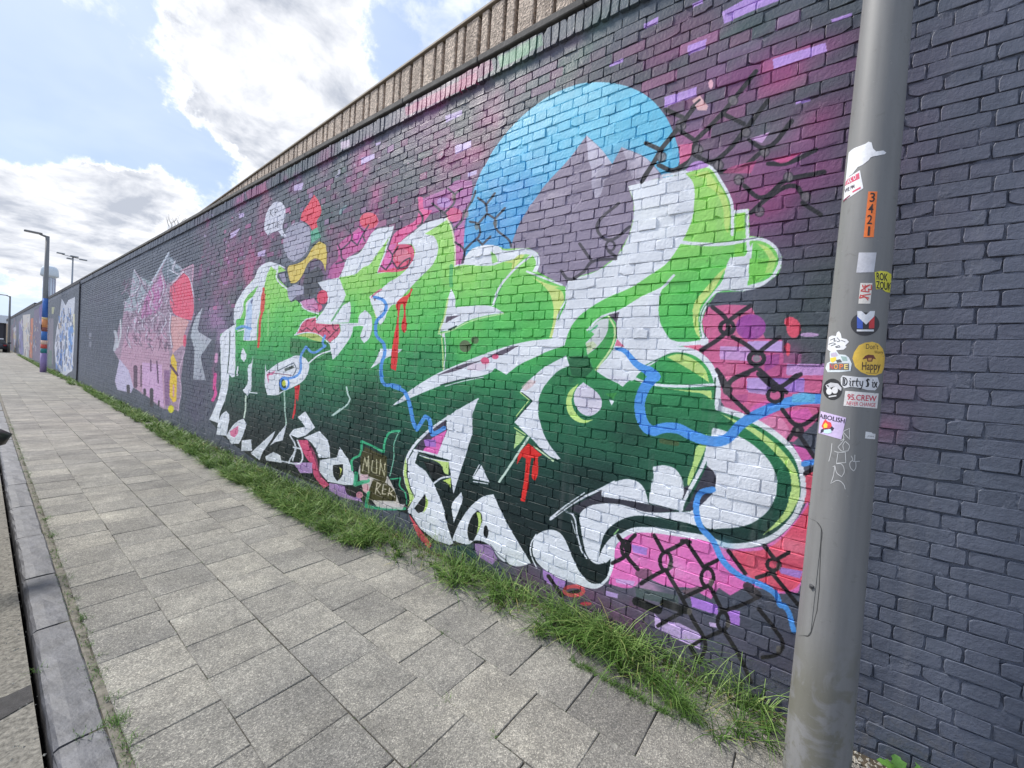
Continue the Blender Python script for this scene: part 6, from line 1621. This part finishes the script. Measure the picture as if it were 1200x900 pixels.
def parked_car(loc, rz, paint, label):
    t = empty("parked_car", loc, rz, label, "car", None)
    # side profile (y forward, z), lofted over five widths
    low = [(-2.08, .32), (-2.12, .62), (-2.05, .90), (-1.2, .96), (0.0, .95), (.95, .93), (1.75, .82), (2.08, .62), (2.05, .32)]
    vs, fs = [], []
    secs = [(-.80, .94), (-.86, 1.0), (-.5, 1.0), (.5, 1.0), (.86, 1.0), (.80, .94)]
    for sx, k in secs:
        for (y, z) in low:
            vs.append((sx, y * (k if abs(sx) > .7 else 1.03), z if abs(sx) < .85 or z < .5 else z - .03))
    m = len(low)
    for i in range(len(secs) - 1):
        for j in range(m):
            a = i * m + j; b = i * m + (j + 1) % m
            fs.append((a, b, b + m, a + m))
    fs.append(tuple(range(m))[::-1]); fs.append(tuple(range((len(secs) - 1) * m, len(secs) * m)))
    mesh_obj("body", vs, fs, paint, t, True)
    cab = [(-1.95, .92), (-1.55, 1.36), (-.9, 1.47), (.05, 1.44), (.95, .92)]
    vs, fs = [], []
    for sx, inn in ((-1, 1), (1, 1)):
        for (y, z) in cab: vs.append((sx * (.80 if z < 1 else .62), y, z))
    m = len(cab)
    for j in range(m - 1): fs.append((j, j + 1, m + j + 1, m + j))
    fs += [tuple(range(m))[::-1], tuple(range(m, 2 * m))]
    mesh_obj("roof", vs, fs, paint, t)
    for sx in (-1, 1):
        mesh_obj("side_window", [(sx * .808, -1.7, .96), (sx * .808, .72, .96), (sx * .645, .05, 1.37), (sx * .645, -1.35, 1.37)], [(0, 1, 2, 3)] if sx > 0 else [(3, 2, 1, 0)], M_GLASS, t)
        wm = MB().box(min(sx * .80, sx * .985), max(sx * .80, sx * .985), .43, .50, .945, .985, .008).build("mirror_arm", M_TRIM, t)
        # wing mirror: tapered housing, glass facing back
        hv, hf = [], []
        out = [(-.02, -.075), (-.01, .070), (.08, .085), (.18, .070), (.235, .030), (.205, -.040), (.10, -.080)]
        for yy, k in ((.40, 1.0), (.425, 1.06), (.49, .86), (.525, .5)):
            for (x, z) in out: hv.append((sx * (.965 + .1 + (x - .1) * k), yy, 1.005 + z * k))
        n = len(out)
        for i in range(3):
            for j in range(n):
                q = (i * n + j, i * n + (j + 1) % n, (i + 1) * n + (j + 1) % n, (i + 1) * n + j)
                hf.append(q if sx > 0 else q[::-1])
        hf += [tuple(range(n)), tuple(range(3 * n, 4 * n))]
        hs = mesh_obj("wing_mirror", hv, hf, M_TRIM, t, True)
        mesh_obj("mirror_glass", [(sx * (1.065 + (x - .1) * .86), .3985, 1.005 + z * .82) for x, z in out], [tuple(range(n))], FL((44, 48, 56), .12), hs)
        mesh_obj("mirror_triangle", [(sx * 1.042, .397, 1.015), (sx * 1.068, .397, 1.0), (sx * 1.042, .397, .982)], [(0, 1, 2)], FL((220, 222, 226), .3), hs)  # small pale triangle set just off the mirror glass
        for y in (-1.3, 1.32):
            w = MB().tube((sx * .62, y, .31), (sx * .87, y, .31), .31, n=20).build("wheel", M_TYRE, t)
            MB().tube((sx * .865, y, .31), (sx * .885, y, .31), .19, n=16).build("rim", M_RIM, w)
        MB().box(sx * .70 - .14, sx * .70 + .14, 2.0, 2.13, .60, .72, .03).build("headlight", FL((214, 218, 224), .15), t)
        MB().box(sx * .70 - .12, sx * .70 + .12, -2.16, -2.04, .66, .82, .03).build("tail_light", FL((150, 20, 24), .3), t)
        MB().box(sx * .872 - .01, sx * .872 + .01, -.05, .12, .76, .79, .006).build("door_handle", M_TRIM, t)
    mesh_obj("rear_window", [(-.70, -1.94, .98), (.70, -1.94, .98), (.58, -1.60, 1.34), (-.58, -1.60, 1.34)], [(0, 1, 2, 3)], M_GLASS, t)
    mesh_obj("windscreen", [(.74, .90, .98), (-.74, .90, .98), (-.60, .13, 1.41), (.60, .13, 1.41)], [(0, 1, 2, 3)], M_GLASS, t)
    return t


M_CARD = plain("dark_car_paint", (30, 32, 38), 0.25, 0.2, 0.04); M_CARG = plain("grey_car_paint", (70, 72, 78), 0.3, 0.3, 0.04)
parked_car((-1.045, 5.15, -.150), math.pi, M_CARD, "parked dark car at the kerb, only its black wing mirror showing at the left edge")
parked_car((.95, 70, 0.0), 0, M_CARG, "small dark vehicle parked at the far end of the pavement")

# ------------------------------------------------------------------ grass and weeds
class Blades:
    def __init__(self): self.v = []; self.f = []; self.t = []

    def blade(self, x, y, z, L, w, az, lean, tint, seg=4, droop=1.0):
        b = len(self.v)
        dx, dy = math.cos(az), math.sin(az); px_, py_ = -dy, dx
        for k in range(seg + 1):
            s_ = k / seg
            r = L * (lean * s_ + droop * .55 * s_ * s_) * .8
            h = L * (s_ - .38 * droop * lean * s_ * s_ - .18 * droop * s_ ** 3)
            ww = w * (1 - s_) ** .7 * .5
            cx, cy = x + dx * r, y + dy * r
            if k < seg:
                self.v += [(cx - px_ * ww, cy - py_ * ww, z + h), (cx + px_ * ww, cy + py_ * ww, z + h)]
                self.t += [tint, tint]
            else:
                self.v.append((cx, cy, z + h)); self.t.append(min(1, tint + .1))
        for k in range(seg - 1): self.f.append((b + 2 * k, b + 2 * k + 1, b + 2 * k + 3, b + 2 * k + 2))
        k = seg - 1; self.f.append((b + 2 * k, b + 2 * k + 1, b + 2 * seg))

    def build(self, name, mat, parent=None):
        o = mesh_obj(name, self.v, self.f, mat, parent, True)
        ca = o.data.color_attributes.new('tint', 'FLOAT_COLOR', 'POINT')
        a = np.ones((len(self.v), 4), np.float32); a[:, 0] = self.t; a[:, 1] = self.t; a[:, 2] = self.t
        ca.data.foreach_set('color', a.ravel())
        return o


g_ = np.random.default_rng(31)
B = Blades()
EDGE = [(-1.5, 2.34), (.0, 2.22), (.19, 2.03), (.46, 2.08), (.65, 2.13), (.85, 2.10), (1.06, 2.10), (1.3, 2.10), (1.53, 2.06), (1.78, 2.15), (2.03, 2.07), (2.3, 2.19), (2.52, 2.08), (2.85, 2.00), (3.15, 1.93), (4.27, 1.92), (6.34, 1.94), (8.57, 1.99), (12.3, 2.07), (16.4, 2.12), (19.4, 2.16), (21, 2.30), (22, 2.08), (22.8, 2.02), (24, 2.25), (26, 2.16), (30, 2.1), (45, 2.15), (60, 2.2)]
ey = [e[0] for e in EDGE]; ex = [e[1] for e in EDGE]
DENS = [(-1.5, 0), (-.15, 0), (.05, .12), (.25, .40), (.5, .42), (.9, .46), (1.35, .55), (1.6, .38), (1.95, .5), (2.2, .30), (2.6, .8), (3.2, 1.3), (5, 1.4), (9, 1.4), (15, 1.4), (18, 1.1), (21, .25), (22.3, .9), (23.5, .4), (28, .9), (60, .8)]
clumps = []
y = -.5
while y < 60:
    dn = np.interp(y, [d_[0] for d_ in DENS], [d_[1] for d_ in DENS])
    dn *= .12 + 1.6 * (.5 + .5 * math.sin(y * 9.0 + 2.2 * math.sin(y * 3.7)))
    if g_.random() < dn:
        xe = np.interp(y, ey, ex)
        x = 2.385 - (2.385 - xe) * g_.random() ** (.75 if y > 2.6 else 1.15)
        clumps.append((x, y + (g_.random() - .5) * .08, xe))
    y += .0062 if y < 3 else .0058 * max(1.0, y * .22)
for (x, y, xe) in clumps:
    near_wall = 1 - min(1, (2.385 - x) / max(.05, 2.385 - xe))
    n_b = 10 if y < 3 else 12 if y < 10 else 9
    tuf = .5 + .5 * math.sin(y * 9.0 + 2.2 * math.sin(y * 3.7))
    hgt = (.07 + .15 * near_wall * g_.random() + .07 * g_.random()) * (.7 + .7 * tuf)
    if y > 2.6: hgt = .11 + .08 * near_wall * g_.random() + .05 * g_.random()
    ct = .2 + .55 * g_.random()
    faz = math.pi + (g_.random() - .5) * 2.2
    for k in range(n_b):
        az = g_.random() * 6.283 if g_.random() < .5 else faz + (g_.random() - .5)
        L = hgt * (.55 + .9 * g_.random())
        B.blade(x + g_.normal() * .018, y + g_.normal() * .02, -.004, L, (.0052 + .0048 * g_.random()) * (1 if y < 4 else 1 + y * .07), az, .3 + .8 * g_.random(), min(.93, max(0, ct + (g_.random() - .5) * .7)) if g_.random() > .012 else 1.0, 4 if y < 6 else 3, .6 + .9 * g_.random())
# taller single stalks and arching leaves
for k in range(900):
    y = .05 + 4.8 * g_.random() ** 1.1; x = 2.385 - .16 * g_.random()
    B.blade(x, y, 0, .17 + .24 * g_.random() ** 1.5, .0042, g_.random() * 6.283, .12 + .6 * g_.random(), .35 + .6 * g_.random(), 6, .6 + 1.0 * g_.random())
# grass in the open joint and scattered tufts
def tuft(x, y, n, h, sp, tint=.5):
    for k in range(n):
        B.blade(x + g_.normal() * sp, y + g_.normal() * sp, -.006, h * (.5 + .8 * g_.random()), .0028, g_.random() * 6.283, .3 + .8 * g_.random(), max(0, min(.95, tint + (g_.random() - .5) * .5)), 3, 1.0)
for k in range(90):
    yy = .42 + .55 * g_.random() ** .9
    tuft(2.035 + g_.normal() * .007, yy, 8, .026 + .022 * g_.random(), .009, .4)
for k in range(70): tuft(1.714 + g_.normal() * .004, .3 + 3.2 * g_.random(), 2, .010, .004, .3)
for (x, y, n, h) in ((2.12, .40, 110, .17), (2.10, .45, 70, .14), (2.07, .36, 50, .10), (2.20, .16, 60, .16), (2.26, .06, 40, .12), (2.03, .62, 20, .05), (1.383, 1.30, 14, .03), (1.05, 1.16, 10, .028), (1.715, 1.68, 10, .025), (1.385, 1.01, 12, .03)): tuft(x, y, n, h, .014, .45)
for k in range(420):
    yy = .9 + 12 * g_.random() ** 1.5
    tuft(.375 + g_.normal() * .014, yy, 5, .016 + .022 * g_.random(), .012, .35)
for (x, y, n, h) in ((.39, 2.25, 40, .05), (.40, 2.10, 24, .04), (.36, 2.28, 30, .03), (.28, 2.285, 22, .02), (.395, 1.62, 34, .045), (.20, 1.66, 20, .04), (.39, 3.3, 26, .04), (.38, 4.9, 40, .05), (.39, 5.4, 40, .05), (.19, 2.9, 14, .03)): tuft(x, y, n, h, .018, .4)
for k in range(260):
    yy = .1 + 6 * g_.random() ** 1.3; xx = 2.36 - .30 * g_.random() ** 1.6
    az_ = g_.random() * 6.283
    B.blade(xx, yy, .004, .05 + .07 * g_.random(), .003, az_, 2.2, 1.0, 3, .2)
for (xj, y0_, y1_, nn) in ((1.383, .9, 7, 60), (1.714, .4, 7, 90), (1.045, 1.2, 7, 50), (2.035, 1.0, 6, 120), (.70, 2.0, 8, 50)):
    for k in range(nn):
        tuft(xj + g_.normal() * .003, y0_ + (y1_ - y0_) * g_.random() ** 1.3, 3, .007 + .010 * g_.random() ** 3, .005, .25)
grass = B.build("grass", M_GRASS); grass['kind'] = 'stuff'

# broad-leaved weeds at the foot of the wall, right of the post
M_WEED = plain("weed_leaf", (86, 128, 56), 0.5, 0, 0.2, 30, 0.4, 60); M_STEM = plain("weed_stem", (96, 118, 60), .6)


def weed(loc, leaves, label, sd):
    rg = np.random.default_rng(sd)
    t = empty("weed_plant", loc, 0, label, "weed", "broad-leaved weeds at the foot of the wall")
    for (az, el, L, w, h0) in leaves:
        L *= 1.45; w *= 1.45
        n = 7; vs, fs = [], []
        for i in range(n + 1):
            s_ = i / n
            ww = w * math.sin(math.pi * min(1, s_ * .92 + .06)) ** .8 * (1 + .22 * (-1) ** i)
            r = L * s_ * math.cos(el); z = h0 + L * s_ * math.sin(el) - .25 * L * s_ * s_
            cx, cy = r * math.cos(az), r * math.sin(az); px_, py_ = -math.sin(az), math.cos(az)
            vs += [(cx - px_ * ww, cy - py_ * ww, z + .18 * ww), (cx, cy, z - .1 * w), (cx + px_ * ww, cy + py_ * ww, z + .18 * ww)]
        for i in range(n):
            a = 3 * i
            fs += [(a, a + 1, a + 4, a + 3), (a + 1, a + 2, a + 5, a + 4)]
        mesh_obj("leaf", vs, fs, M_WEED, t, True)
    MB().tube((0, 0, -.02), (0, 0, max(l[4] for l in leaves) + .01), .003, .002, 6).build("stem", M_STEM, t)
    return t


def gnd(x, y, z=0.0):
    d = ray(x, y); k = (z - CAM_H) / d[2]
    return (float(d[0] * k), float(d[1] * k), 0.0)


for (px, py, z, lv, lab, sd) in [
        ((1062), 895, .06, [(2.6, .9, .085, .022, .01), (.6, 1.0, .07, .02, .01), (4.2, .7, .08, .024, .0), (1.6, .5, .07, .02, .02)], "broad green weed closest to the post foot, with one big upright leaf", 1),
        ((1092), 892, .06, [(2.9, 1.2, .09, .018, .01), (.4, .9, .075, .018, .02), (5.0, .8, .07, .02, .0), (1.8, 1.2, .06, .014, .04)], "bright green jagged weed, middle of the three by the wall foot", 2),
        ((1160), 896, .06, [(2.4, 1.0, .07, .018, .01), (.2, .8, .07, .018, .01), (4.4, .7, .06, .018, .0)], "small light green weed farthest right at the wall foot", 3)]:
    d = ray(px, py); k = 2.352 / d[0]
    weed((2.352, float(d[1] * k), 0), lv, lab, sd)
# a few dead twigs over the wall top far down the street
tw = empty("twig_bush", (WX + .1, 11.2, 4.12), 0, "wispy bare twigs sticking up above the wall coping", "plant")
trg = np.random.default_rng(4)
M_TWIG = plain("twig", (84, 76, 70), .9)
for k in range(24):
    p = Vector((trg.normal() * .05, trg.normal() * .12, 0)); d_ = Vector((trg.normal() * .3, trg.normal() * .5, 1)).normalized()
    vs, fs = [], []
    for j in range(4):
        r_ = .0045 - .001 * j
        a_ = d_.orthogonal().normalized(); b_ = d_.cross(a_)
        for i in range(4):
            t_ = math.pi / 2 * i
            vs.append(p + (a_ * math.cos(t_) + b_ * math.sin(t_)) * r_)
        if j:
            for i in range(4): fs.append((4 * j - 4 + i, 4 * j - 4 + (i + 1) % 4, 4 * j + (i + 1) % 4, 4 * j + i))
        p = p + d_ * (.07 + .08 * trg.random())
        d_ = (d_ + Vector((trg.normal() * .5, trg.normal() * .5, .2))).normalized()
    mesh_obj("twig", vs, fs, M_TWIG, tw)
